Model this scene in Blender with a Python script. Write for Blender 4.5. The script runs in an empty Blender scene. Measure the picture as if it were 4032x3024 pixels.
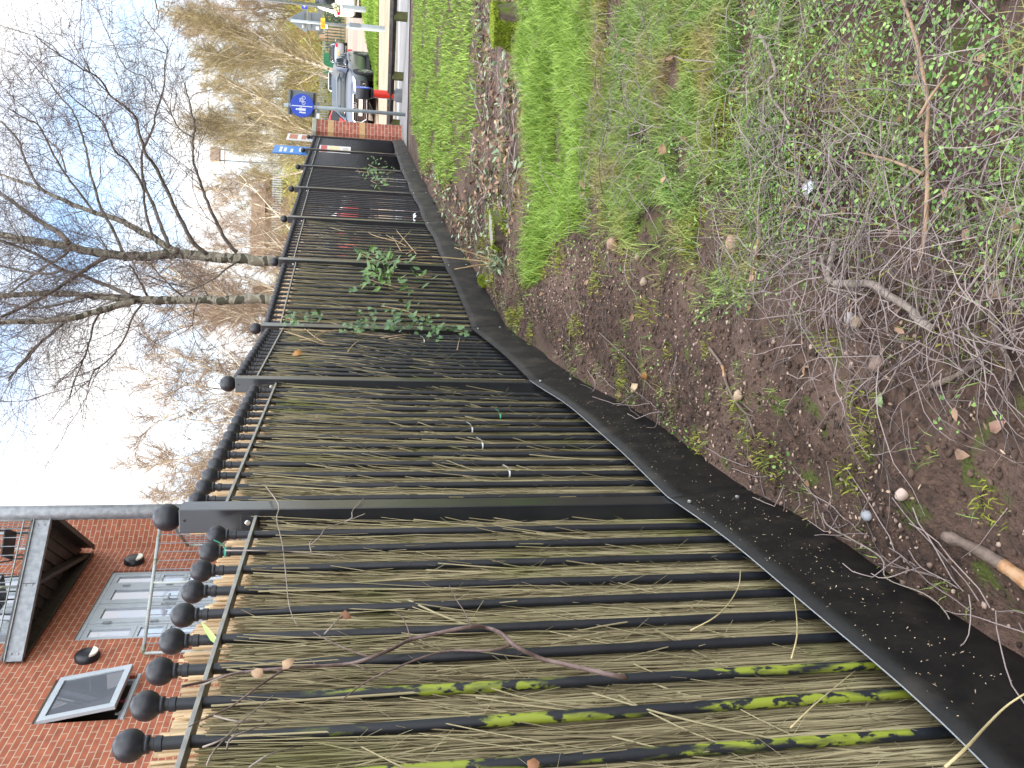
import bpy, math, random
import numpy as np
from mathutils import Matrix, Vector
random.seed(7); RNG = np.random.default_rng(7)
SC = bpy.context.scene
COL = SC.collection
PI = math.pi
R = math.radians

# ------------------------------------------------------------------ camera (photo was taken with the phone on its side)
FPX = 3261.0; PITCH = R(11.04); ROLL = R(0.86); EYE = 1.55
_f = np.array([0, math.cos(PITCH), -math.sin(PITCH)])
_r0 = np.array([1., 0, 0]); _d0 = np.array([0, -math.sin(PITCH), -math.cos(PITCH)])
_r = math.cos(ROLL) * _r0 - math.sin(ROLL) * _d0
_d = math.cos(ROLL) * _d0 + math.sin(ROLL) * _r0
cam = bpy.data.cameras.new("camera"); cam.sensor_fit = 'HORIZONTAL'; cam.sensor_width = 36
cam.lens = 36 * FPX / 4032; cam.clip_start = 0.05; cam.clip_end = 2000
camo = bpy.data.objects.new("camera", cam); COL.objects.link(camo)
camo.matrix_world = Matrix(((_d[0], _r[0], -_f[0], 0), (_d[1], _r[1], -_f[1], 0), (_d[2], _r[2], -_f[2], EYE), (0, 0, 0, 1)))
SC.camera = camo

# ------------------------------------------------------------------ sky, sun, exposure
SUN_EL = R(27); SUN_AZ = R(-84)                 # azimuth from +Y towards +X
sd = Vector((math.sin(SUN_AZ) * math.cos(SUN_EL), math.cos(SUN_AZ) * math.cos(SUN_EL), math.sin(SUN_EL)))
w = bpy.data.worlds.new("World"); SC.world = w; w.use_nodes = True
nt = w.node_tree; nt.nodes.clear()
N = nt.nodes.new; Lk = nt.links.new
out = N('ShaderNodeOutputWorld'); bg = N('ShaderNodeBackground'); sky = N('ShaderNodeTexSky')
sky.sky_type = 'NISHITA'; sky.sun_disc = False; sky.sun_elevation = SUN_EL; sky.sun_rotation = SUN_AZ
sky.air_density = 1.0; sky.dust_density = 0.6; sky.ozone_density = 1.5
tc = N('ShaderNodeTexCoord'); sep = N('ShaderNodeSeparateXYZ'); Lk(tc.outputs['Generated'], sep.inputs[0])
mz = N('ShaderNodeMath'); mz.operation = 'MAXIMUM'; mz.inputs[1].default_value = 0.0; Lk(sep.outputs[2], mz.inputs[0])
az_ = N('ShaderNodeMath'); az_.operation = 'ADD'; az_.inputs[1].default_value = 0.22; Lk(mz.outputs[0], az_.inputs[0])
dx = N('ShaderNodeMath'); dx.operation = 'DIVIDE'; Lk(sep.outputs[0], dx.inputs[0]); Lk(az_.outputs[0], dx.inputs[1])
dy = N('ShaderNodeMath'); dy.operation = 'DIVIDE'; Lk(sep.outputs[1], dy.inputs[0]); Lk(az_.outputs[0], dy.inputs[1])
cmb = N('ShaderNodeCombineXYZ'); Lk(dx.outputs[0], cmb.inputs[0]); Lk(dy.outputs[0], cmb.inputs[1]); cmb.inputs[2].default_value = 3.7
nz = N('ShaderNodeTexNoise'); nz.inputs['Scale'].default_value = 1.7; nz.inputs['Detail'].default_value = 7; nz.inputs['Roughness'].default_value = 0.52
Lk(cmb.outputs[0], nz.inputs['Vector'])
rp = N('ShaderNodeValToRGB'); rp.color_ramp.elements[0].position = 0.38; rp.color_ramp.elements[1].position = 0.57
Lk(nz.outputs['Fac'], rp.inputs[0])
hz = N('ShaderNodeMapRange'); hz.inputs[1].default_value = 0.08; hz.inputs[2].default_value = 0.30; hz.inputs[3].default_value = 0.85; hz.inputs[4].default_value = 0.0
Lk(mz.outputs[0], hz.inputs[0])
mx = N('ShaderNodeMath'); mx.operation = 'MAXIMUM'; Lk(rp.outputs[0], mx.inputs[0]); Lk(hz.outputs[0], mx.inputs[1])
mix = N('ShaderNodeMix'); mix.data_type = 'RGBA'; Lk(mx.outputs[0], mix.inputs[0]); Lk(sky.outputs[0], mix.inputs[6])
# clouds brightened overhead and behind the camera, out of view, to light the foreground
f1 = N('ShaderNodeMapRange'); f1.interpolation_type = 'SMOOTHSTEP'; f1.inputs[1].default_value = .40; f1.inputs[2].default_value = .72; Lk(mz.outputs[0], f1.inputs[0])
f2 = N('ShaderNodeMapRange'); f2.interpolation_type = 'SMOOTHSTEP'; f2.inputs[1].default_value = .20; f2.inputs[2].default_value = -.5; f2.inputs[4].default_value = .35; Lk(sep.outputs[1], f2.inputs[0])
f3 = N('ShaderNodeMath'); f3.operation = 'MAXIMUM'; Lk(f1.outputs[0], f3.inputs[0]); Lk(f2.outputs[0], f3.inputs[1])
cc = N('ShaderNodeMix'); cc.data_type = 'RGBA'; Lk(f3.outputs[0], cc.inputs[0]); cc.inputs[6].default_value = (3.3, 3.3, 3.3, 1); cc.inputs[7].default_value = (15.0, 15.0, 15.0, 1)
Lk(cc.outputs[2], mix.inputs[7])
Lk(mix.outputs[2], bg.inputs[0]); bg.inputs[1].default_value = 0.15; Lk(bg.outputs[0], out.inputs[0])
sl = bpy.data.lights.new("sun", 'SUN'); sl.energy = 2.2; sl.angle = R(0.5); sl.color = (1, .90, .74)
slo = bpy.data.objects.new("sun", sl); COL.objects.link(slo); slo.rotation_euler = sd.to_track_quat('Z', 'Y').to_euler()
SC.view_settings.view_transform = 'Standard'; SC.view_settings.look = 'None'
SC.view_settings.exposure = 1.70; SC.view_settings.gamma = 1
SC.cycles.max_bounces = 6; SC.cycles.transparent_max_bounces = 8

# ------------------------------------------------------------------ measuring helpers
def ray(x, y):
    u = 3024 - y
    return _f + (u - 1512) / FPX * _r + (x - 2016) / FPX * _d
def at(x, y, Y):
    q = ray(x, y); q = q * (Y / q[1]); return np.array([q[0], q[1], q[2] + EYE])
GY = [-60, 0, 2.75, 4.8, 6.8, 8.6, 10.5, 12.3, 14, 16, 18, 22, 26, 28, 31, 45, 70, 78, 86, 100, 112, 500]
GZ = [-.3, 0.02, .17, .27, .33, .38, .42, .45, .48, .5, .5, .57, .75, .87, 1.07, 1.6, 2.2, 2.6, 4.6, 9.2, 9.8, 10]
def gz(Y): return np.interp(Y, GY, GZ)
_lat = RNG.random((64, 64, 4))
def vn(x, y, s, k=0):
    x = np.asarray(x, float) / s + 100.3; y = np.asarray(y, float) / s + 57.7
    i = np.floor(x).astype(int); j = np.floor(y).astype(int); a = x - i; b = y - j
    a = a * a * (3 - 2 * a); b = b * b * (3 - 2 * b); L = _lat[:, :, k]
    g = lambda p, q: L[p % 64, q % 64]
    return (g(i, j) * (1 - a) + g(i + 1, j) * a) * (1 - b) + (g(i, j + 1) * (1 - a) + g(i + 1, j + 1) * a) * b
def gh(x, y):
    y = np.asarray(y, float); x = np.asarray(x, float)
    near = np.clip((15.5 - y) / 2, 0, 1)
    b = (vn(x, y, .8) - .5) * .07 + (vn(x, y, .23, 1) - .5) * .035 + (vn(x, y, .09, 2) - .5) * .024 + (vn(x, y, .045, 3) - .5) * .012
    fx = np.interp(y, [.88, 6.78, 17.88, 20], [-.86, .41, 5.12, 6]); tr = np.interp(y, [0, 2.5, 2.9, 3.6, 4.5, 8, 10, 100], [.09, .10, .06, .085, .03, .05, 0, 0])
    b = b * (1 - .6 * np.exp(-((x - fx - .1) / .15) ** 2)) - tr * np.exp(-((x - fx - .08) / .28) ** 2)
    far = np.clip((y - 80) / 20, 0, 1) * (vn(x, y, 9, 3) - .5) * 1.2
    return gz(y) + b * near + far
def G(x, y):
    q = ray(x, y); lo, hi = .3, 150.
    for _ in range(50):
        m = (lo + hi) / 2
        if EYE + q[2] / q[1] * m > gz(m): lo = m
        else: hi = m
    return at(x, y, lo)
def inpoly(x, y, poly):
    p = np.array(poly); n = len(p); c = np.zeros(np.shape(x), bool); j = n - 1
    for i in range(n):
        xi, yi = p[i][:2]; xj, yj = p[j][:2]
        c ^= ((yi > y) != (yj > y)) & (x < (xj - xi) * (y - yi) / (yj - yi + 1e-12) + xi); j = i
    return c

# ------------------------------------------------------------------ materials
def nodes(name):
    m = bpy.data.materials.new(name); m.use_nodes = True; t = m.node_tree
    return m, t, t.nodes['Principled BSDF']
def rgba(c): return (c[0], c[1], c[2], 1)
def mat(name, c, c2=None, scale=6, rough=.6, metal=0, bump=0, bscale=40, attr=False, stretch=(1, 1, 1), lo=.35, hi=.65, c3=None, s3=2, l3=.55, h3=.7, spec=None, coat=0, trans=0):
    m, t, p = nodes(name)
    p.inputs['Roughness'].default_value = rough; p.inputs['Metallic'].default_value = metal
    p.inputs['Base Color'].default_value = rgba(c)
    if spec is not None: p.inputs['Specular IOR Level'].default_value = spec
    if coat: p.inputs['Coat Weight'].default_value = coat; p.inputs['Coat Roughness'].default_value = .05
    if trans: p.inputs['Transmission Weight'].default_value = trans
    co = t.nodes.new('ShaderNodeTexCoord'); mp = t.nodes.new('ShaderNodeMapping'); mp.inputs['Scale'].default_value = stretch
    t.links.new(co.outputs['Object'], mp.inputs[0])
    col = None
    def noise(s, l, h, d=5):
        n = t.nodes.new('ShaderNodeTexNoise'); n.inputs['Scale'].default_value = s; n.inputs['Detail'].default_value = d
        t.links.new(mp.outputs[0], n.inputs['Vector'])
        q = t.nodes.new('ShaderNodeMapRange'); q.inputs[1].default_value = l; q.inputs[2].default_value = h
        t.links.new(n.outputs['Fac'], q.inputs[0]); return q.outputs[0]
    def mixc(fac, a, b):
        x = t.nodes.new('ShaderNodeMix'); x.data_type = 'RGBA'; t.links.new(fac, x.inputs[0])
        if isinstance(a, tuple): x.inputs[6].default_value = rgba(a)
        else: t.links.new(a, x.inputs[6])
        x.inputs[7].default_value = rgba(b); return x.outputs[2]
    if c2 is not None:
        if attr:
            a = t.nodes.new('ShaderNodeAttribute'); a.attribute_name = 'rnd'; fac = a.outputs['Fac']
        else: fac = noise(scale, lo, hi)
        col = mixc(fac, tuple(c), c2)
    if c3 is not None: col = mixc(noise(s3, l3, h3), col if col is not None else tuple(c), c3)
    if col is not None: t.links.new(col, p.inputs['Base Color'])
    if bump:
        n = t.nodes.new('ShaderNodeTexNoise'); n.inputs['Scale'].default_value = bscale; n.inputs['Detail'].default_value = 6
        t.links.new(mp.outputs[0], n.inputs['Vector'])
        b = t.nodes.new('ShaderNodeBump'); b.inputs['Strength'].default_value = bump; b.inputs['Distance'].default_value = .02
        t.links.new(n.outputs['Fac'], b.inputs['Height']); t.links.new(b.outputs[0], p.inputs['Normal'])
    return m
def brick_mat(name, c1, c2, mor, vec='xz'):
    m, t, p = nodes(name)
    co = t.nodes.new('ShaderNodeTexCoord'); s = t.nodes.new('ShaderNodeSeparateXYZ'); t.links.new(co.outputs['Object'], s.inputs[0])
    c = t.nodes.new('ShaderNodeCombineXYZ')
    if vec == 'xz': t.links.new(s.outputs[0], c.inputs[0])
    else:
        a = t.nodes.new('ShaderNodeMath'); a.operation = 'ADD'; t.links.new(s.outputs[0], a.inputs[0]); t.links.new(s.outputs[1], a.inputs[1]); t.links.new(a.outputs[0], c.inputs[0])
    t.links.new(s.outputs[2], c.inputs[1])
    b = t.nodes.new('ShaderNodeTexBrick'); b.offset = .5
    for k, v in dict(Scale=1, **{'Mortar Size': .006, 'Mortar Smooth': .15, 'Bias': 0, 'Brick Width': .225, 'Row Height': .075}).items(): b.inputs[k].default_value = v
    b.inputs['Color1'].default_value = rgba(c1); b.inputs['Color2'].default_value = rgba(c2); b.inputs['Mortar'].default_value = rgba(mor)
    t.links.new(c.outputs[0], b.inputs['Vector'])
    n = t.nodes.new('ShaderNodeTexNoise'); n.inputs['Scale'].default_value = 9; n.inputs['Detail'].default_value = 6; t.links.new(co.outputs['Object'], n.inputs['Vector'])
    q = t.nodes.new('ShaderNodeMapRange'); q.inputs[1].default_value = .3; q.inputs[2].default_value = .75; q.inputs[3].default_value = .78; q.inputs[4].default_value = 1.2; t.links.new(n.outputs['Fac'], q.inputs[0])
    x = t.nodes.new('ShaderNodeMix'); x.data_type = 'RGBA'; x.blend_type = 'MULTIPLY'; x.inputs[0].default_value = 1
    t.links.new(b.outputs['Color'], x.inputs[6]); t.links.new(q.outputs[0], x.inputs[7]); t.links.new(x.outputs[2], p.inputs['Base Color'])
    bu = t.nodes.new('ShaderNodeBump'); bu.inputs['Strength'].default_value = .6; bu.inputs['Distance'].default_value = .006; bu.invert = True
    t.links.new(b.outputs['Fac'], bu.inputs['Height']); t.links.new(bu.outputs[0], p.inputs['Normal']); p.inputs['Roughness'].default_value = .85
    return m

# ------------------------------------------------------------------ mesh helpers
def link(o, parent=None):
    COL.objects.link(o)
    if parent is not None: o.parent = parent
    return o
def tag(o, label=None, cat=None, group=None, kind=None):
    if label: o['label'] = label
    if cat: o['category'] = cat
    if group: o['group'] = group
    if kind: o['kind'] = kind
    return o
def thing(name, label, cat, loc=(0, 0, 0), rz=0, group=None):
    o = bpy.data.objects.new(name, None); o.empty_display_size = .1; COL.objects.link(o)
    o.location = tuple(float(v) for v in loc); o.rotation_euler = (0, 0, rz); return tag(o, label, cat, group)
def copy_tree(o, parent=None):
    c = o.copy(); COL.objects.link(c)
    if parent is not None: c.parent = parent
    for ch in list(o.children): copy_tree(ch, c)
    return c
class MB:
    def __init__(s): s.v = []; s.f = []; s.m = []
    def add(s, vs, fs, mi=0):
        n = len(s.v); s.v += [tuple(float(q) for q in p) for p in vs]; s.f += [tuple(n + i for i in f) for f in fs]; s.m += [mi] * len(fs); return s
    def box(s, lo, hi, mi=0, M=None):
        (a, b, c), (d, e, f) = lo, hi
        vs = [(a, b, c), (d, b, c), (d, e, c), (a, e, c), (a, b, f), (d, b, f), (d, e, f), (a, e, f)]
        if M is not None: vs = [M @ Vector(p) for p in vs]
        return s.add(vs, [(0, 3, 2, 1), (4, 5, 6, 7), (0, 1, 5, 4), (1, 2, 6, 5), (2, 3, 7, 6), (3, 0, 4, 7)], mi)
    def cbox(s, c, sz, mi=0, M=None): return s.box([c[i] - sz[i] / 2 for i in range(3)], [c[i] + sz[i] / 2 for i in range(3)], mi, M)
    def bar(s, p, q, w, h, mi=0, up=(0, 0, 1)):
        p = Vector(tuple(map(float, p))); q = Vector(tuple(map(float, q))); t = (q - p).normalized(); sd_ = t.cross(Vector(up)).normalized(); u = sd_.cross(t)
        vs = []
        for c in (p, q):
            for a, b in ((-1, -1), (1, -1), (1, 1), (-1, 1)): vs.append(c + sd_ * a * w / 2 + u * b * h / 2)
        return s.add(vs, [(0, 1, 2, 3), (7, 6, 5, 4), (0, 4, 5, 1), (1, 5, 6, 2), (2, 6, 7, 3), (3, 7, 4, 0)], mi)
    def tube(s, pts, rad, n=8, mi=0, caps=True):
        P = [Vector(tuple(map(float, p))) for p in pts]; K = len(P)
        if not hasattr(rad, '__len__'): rad = [rad] * K
        ref = None; vs = []
        for i in range(K):
            t = (P[min(i + 1, K - 1)] - P[max(i - 1, 0)]).normalized()
            if ref is None: ref = t.orthogonal().normalized()
            ref = (ref - t * ref.dot(t)).normalized(); b = t.cross(ref)
            for k in range(n):
                a = 2 * PI * k / n; vs.append(P[i] + (ref * math.cos(a) + b * math.sin(a)) * rad[i])
        fs = [(i * n + k, i * n + (k + 1) % n, (i + 1) * n + (k + 1) % n, (i + 1) * n + k) for i in range(K - 1) for k in range(n)]
        if caps: fs += [tuple(range(n - 1, -1, -1)), tuple((K - 1) * n + k for k in range(n))]
        return s.add(vs, fs, mi)
    def lathe(s, prof, n=16, M=None, mi=0):
        vs = []; K = len(prof)
        for r_, z in prof:
            for k in range(n):
                a = 2 * PI * k / n; p = Vector((r_ * math.cos(a), r_ * math.sin(a), z)); vs.append(M @ p if M is not None else p)
        fs = [(i * n + k, i * n + (k + 1) % n, (i + 1) * n + (k + 1) % n, (i + 1) * n + k) for i in range(K - 1) for k in range(n)]
        fs += [tuple(range(n - 1, -1, -1)), tuple((K - 1) * n + k for k in range(n))]
        return s.add(vs, fs, mi)
    def prism(s, poly, z0, z1, M=None, mi=0):
        n = len(poly); vs = [Vector((p[0], p[1], z0)) for p in poly] + [Vector((p[0], p[1], z1)) for p in poly]
        if M is not None: vs = [M @ p for p in vs]
        return s.add(vs, [tuple(range(n - 1, -1, -1)), tuple(range(n, 2 * n))] + [(i, (i + 1) % n, n + (i + 1) % n, n + i) for i in range(n)], mi)
    def build(s, name, mats, parent=None, smooth=False, bevel=0):
        me = bpy.data.meshes.new(name); me.from_pydata(s.v, [], s.f)
        for m in (mats if isinstance(mats, (list, tuple)) else [mats]): me.materials.append(m)
        if any(s.m): me.polygons.foreach_set('material_index', s.m)
        if smooth: me.polygons.foreach_set('use_smooth', [True] * len(s.f))
        me.update(); o = bpy.data.objects.new(name, me); link(o, parent)
        if smooth == 'auto': me.set_sharp_from_angle(angle=R(40))
        if bevel:
            b = o.modifiers.new('bevel', 'BEVEL'); b.width = bevel; b.segments = 2; b.limit_method = 'ANGLE'
        return o
def sph(r_, n=9, z0=0, squash=1):
    return [(max(r_ * math.sin(PI * i / n), 1e-4), z0 + squash * r_ * -math.cos(PI * i / n)) for i in range(n + 1)]
def npmesh(name, V, F, mats, parent=None, rnd=None, smooth=True, mi=None):
    V = np.asarray(V, np.float32); F = np.asarray(F, np.int32); k = F.shape[1]; n = len(F)
    me = bpy.data.meshes.new(name); me.vertices.add(len(V)); me.vertices.foreach_set('co', V.ravel())
    me.loops.add(n * k); me.loops.foreach_set('vertex_index', F.ravel()); me.polygons.add(n)
    me.polygons.foreach_set('loop_start', np.arange(n, dtype=np.int32) * k)
    me.polygons.foreach_set('loop_total', np.full(n, k, np.int32))
    for m in (mats if isinstance(mats, (list, tuple)) else [mats]): me.materials.append(m)
    if mi is not None: me.polygons.foreach_set('material_index', np.asarray(mi, np.int32))
    if smooth: me.polygons.foreach_set('use_smooth', np.ones(n, bool))
    if rnd is not None:
        a = me.attributes.new('rnd', 'FLOAT', 'POINT'); a.data.foreach_set('value', np.asarray(rnd, np.float32))
    me.update(calc_edges=True); me.validate(); o = bpy.data.objects.new(name, me); return link(o, parent)
def tubes(P, Rd, S=3, rnd=None):
    P = np.asarray(P, float); Rd = np.asarray(Rd, float); n, K, _ = P.shape
    T = np.empty_like(P); T[:, 1:-1] = P[:, 2:] - P[:, :-2]; T[:, 0] = P[:, 1] - P[:, 0]; T[:, -1] = P[:, -1] - P[:, -2]
    T /= np.linalg.norm(T, axis=2, keepdims=True) + 1e-9
    ref = RNG.normal(size=(n, 1, 3)); A = np.cross(T, ref); A /= np.linalg.norm(A, axis=2, keepdims=True) + 1e-9; B = np.cross(T, A)
    a = np.arange(S) * 2 * PI / S
    V = P[:, :, None, :] + Rd[:, :, None, None] * (A[:, :, None, :] * np.cos(a)[None, None, :, None] + B[:, :, None, :] * np.sin(a)[None, None, :, None])
    idx = np.arange(n * K * S).reshape(n, K, S)
    nx = np.roll(idx, -1, axis=2)
    F = np.stack([idx[:, :-1], nx[:, :-1], nx[:, 1:], idx[:, 1:]], axis=-1).reshape(-1, 4)
    rr = np.repeat(rnd if rnd is not None else RNG.random(n), K * S)
    return V.reshape(-1, 3), F, rr
def joinv(parts):
    V = []; F = []; Q = []; o = 0
    for v, f, q in parts: V.append(v); F.append(f + o); Q.append(q); o += len(v)
    return np.concatenate(V), np.concatenate(F), np.concatenate(Q)
def blades(x, y, z, h, wd, lean=.5, rnd=None):
    n = len(x); a = RNG.random(n) * 2 * PI; l = (RNG.random(n) * .7 + .3) * lean * h; b = RNG.random(n) * 2 * PI
    base = np.stack([x, y, z], 1); sx = np.stack([np.cos(a) * wd / 2, np.sin(a) * wd / 2, np.zeros(n)], 1); ld = np.stack([np.cos(b), np.sin(b), np.zeros(n)], 1)
    up = np.array([0, 0, 1.])
    m = base + ld * (l * .35)[:, None] + up * (h * .6)[:, None]; tip = base + ld * l[:, None] + up * (h * .93)[:, None]
    V = np.stack([base - sx, base + sx, m + sx * .75, m - sx * .75, tip + sx * .12, tip - sx * .12], 1).reshape(-1, 3)
    i = np.arange(n)[:, None] * 6
    F = np.concatenate([i + np.array([0, 1, 2, 3]), i + np.array([3, 2, 4, 5])], 0)
    rr = np.repeat(rnd if rnd is not None else RNG.random(n), 6); return V, F, rr
def leaves(c, n_, L, W, rnd=None, fold=.15, tdir=None):
    """pointed leaves: six-vertex folded blades at points c with normals n_"""
    k = len(c); n_ = n_ / (np.linalg.norm(n_, axis=1, keepdims=True) + 1e-9)
    t = RNG.normal(size=(k, 3)) if tdir is None else tdir
    t = t - n_ * np.sum(t * n_, 1, keepdims=True); t /= np.linalg.norm(t, axis=1, keepdims=True) + 1e-9; s = np.cross(n_, t)
    L = np.broadcast_to(L, (k,))[:, None]; W = np.broadcast_to(W, (k,))[:, None]
    p0 = c; p3 = c + t * L; ml = c + t * L * .3 + s * W * .5 + n_ * W * fold; mr = c + t * L * .3 - s * W * .5 + n_ * W * fold
    ml2 = c + t * L * .68 + s * W * .38 + n_ * W * fold * .7; mr2 = c + t * L * .68 - s * W * .38 + n_ * W * fold * .7
    V = np.stack([p0, mr, mr2, p3, ml2, ml], 1).reshape(-1, 3); i = np.arange(k)[:, None] * 6
    F = np.concatenate([i + np.array([0, 1, 2, 3]), i + np.array([0, 3, 4, 5])], 0)
    return V, F, np.repeat(rnd if rnd is not None else RNG.random(k), 6)

# ================================================================== SETTING
def lines(bounds):
    o = []
    for a, b, s in bounds: o += list(np.arange(a, b - 1e-6, s))
    return np.array(o + [bounds[-1][1]])
gx = lines([(-500, -100, 100), (-100, -20, 10), (-20, -1.6, 1.5), (-1.6, 5, .03), (5, 9, .2), (9, 40, 1.0), (40, 100, 10), (100, 500, 100)])
gy = lines([(-60, -4, 7), (-4, 1.0, .25), (1.0, 6.0, .025), (6.0, 10, .06), (10, 16, .15), (16, 50, 1), (50, 116, 2), (116, 500, 60)])
XX, YY = np.meshgrid(gx, gy); ZZ = gh(XX, YY); nx_, ny_ = len(gx), len(gy)
ii = np.arange(nx_ * ny_).reshape(ny_, nx_)
def ground_mat():
    m, t, p = nodes('soil'); p.inputs['Roughness'].default_value = .95
    geo = t.nodes.new('ShaderNodeNewGeometry')
    def nse(s, d=6):
        n = t.nodes.new('ShaderNodeTexNoise'); n.inputs['Scale'].default_value = s; n.inputs['Detail'].default_value = d; t.links.new(geo.outputs['Position'], n.inputs['Vector']); return n.outputs['Fac']
    def rng(x, a, b):
        q = t.nodes.new('ShaderNodeMapRange'); q.inputs[1].default_value = a; q.inputs[2].default_value = b; t.links.new(x, q.inputs[0]); return q.outputs[0]
    def mx(f, a, b):
        x = t.nodes.new('ShaderNodeMix'); x.data_type = 'RGBA'; t.links.new(f, x.inputs[0])
        for k, c in ((6, a), (7, b)):
            if isinstance(c, tuple): x.inputs[k].default_value = rgba(c)
            else: t.links.new(c, x.inputs[k])
        return x.outputs[2]
    c = mx(rng(nse(28), .35, .68), (.030, .0165, .0115), (.108, .062, .043))
    c = mx(rng(nse(2.2), .45, .68), c, (.145, .09, .066))
    c = mx(rng(nse(7.5), .60, .68), c, (.075, .095, .014))
    s = t.nodes.new('ShaderNodeSeparateXYZ'); t.links.new(geo.outputs['Position'], s.inputs[0])
    far = mx(rng(nse(.25), .4, .6), (.23, .15, .065), (.17, .18, .04))
    c = mx(rng(s.outputs[1], 71, 73), c, far)
    mid = mx(rng(nse(.6), .3, .7), (.15, .11, .085), (.19, .145, .11))
    x2 = t.nodes.new('ShaderNodeMath'); x2.operation = 'MULTIPLY'; t.links.new(rng(s.outputs[1], 19.5, 20.5), x2.inputs[0]); t.links.new(rng(s.outputs[1], 73, 71), x2.inputs[1])
    c = mx(x2.outputs[0], c, mid)
    t.links.new(c, p.inputs['Base Color'])
    b = t.nodes.new('ShaderNodeBump'); b.inputs['Strength'].default_value = 1; b.inputs['Distance'].default_value = .02
    t.links.new(nse(75, 8), b.inputs['Height']); t.links.new(b.outputs[0], p.inputs['Normal']); return m
g = npmesh('ground', np.stack([XX, YY, ZZ], -1).reshape(-1, 3), np.stack([ii[:-1, :-1], ii[:-1, 1:], ii[1:, 1:], ii[1:, :-1]], -1).reshape(-1, 4), ground_mat())
tag(g, kind='structure')

def strip(name, poly_fn, m, xs, lift):
    """a draped sheet: for each x the y range given by poly_fn"""
    V = []; F = []; K = 14
    for x in xs:
        a, b = poly_fn(x)
        for k in range(K + 1):
            y = a + (b - a) * k / K; V.append((x, y, float(gh(x, y)) + lift))
    for i in range(len(xs) - 1):
        for k in range(K): q = i * (K + 1) + k; F.append((q, q + K + 1, q + K + 2, q + 1))
    return tag(npmesh(name, V, F, m), kind='structure')
asph = mat('shaded_path', (.20, .19, .185), (.25, .24, .23), 3, .9, bump=.3, bscale=120)
tan = mat('pale_pavement', (.25, .18, .125), (.31, .23, .165), 1.5, .9, bump=.2, bscale=90, c3=(.21, .155, .11), s3=.7)
roadm = mat('road', (.24, .18, .14), (.29, .22, .175), 1.2, .9, bump=.2, bscale=80)
kerbm = mat('kerb_stone', (.30, .26, .21), (.38, .33, .27), 5, .85)
white = mat('white_paint', (.8, .8, .78), (.7, .7, .68), 8, .6)
xs = np.arange(3.5, 60, 1.5)
strip('path', lambda x: (16.6 - .12 * (x - 5.2) if x < 12 else 15.8, 20.2), asph, xs, .016)
strip('path_marking', lambda x: (19.55, 19.68), white, xs, .020)
strip('pavement', lambda x: (20.35, 26.3 + .1 * (x - 9)), tan, xs, .05)
k = MB()
for x in xs[:-1]: k.bar((x, 22.3, gz(22.3) + .05), (x + 1.5, 22.3, gz(22.3) + .05), .14, .05)
for x in xs[:-1]: k.bar((x, 20.28, gz(20.28) + .03), (x + 1.5, 20.28, gz(20.28) + .03), .13, .06)
tag(k.build('kerb_strip', kerbm), kind='structure')
vx = [G(1499, 0)[0], G(1490, 330)[0]]
def verge_fn(x):
    a = 26.3 + .1 * (x - 9); return a, a + max(.5, min(12, (x - 9.2) * 1.25))
strip('road', lambda x: (verge_fn(x)[1] + .1 if x > 9.2 else 26.5, 72.5), roadm, np.arange(2, 100, 2.), .03)
vg = mat('verge_soil', (.07, .13, .02), (.10, .17, .03), 4, .9)
strip('verge', verge_fn, vg, np.arange(9.2, 40, .8), .06)
n = 26000; x = RNG.uniform(9.2, 26, n); a = 26.3 + .1 * (x - 9); hgt = np.clip((x - 9.2) * 1.25, .5, 12); y = a + RNG.random(n) * hgt
gm = lambda nm, a, b, **k: mat(nm, a, b, attr=True, rough=.55, spec=.3, **k)
V, F, q = blades(x, y, gz(y) + .06, RNG.uniform(.07, .14, n), RNG.uniform(.02, .035, n), .5)
tag(npmesh('verge_grass', V, F, gm('verge_grass', (.12, .22, .022), (.24, .33, .045)), rnd=q), kind='stuff')

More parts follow.
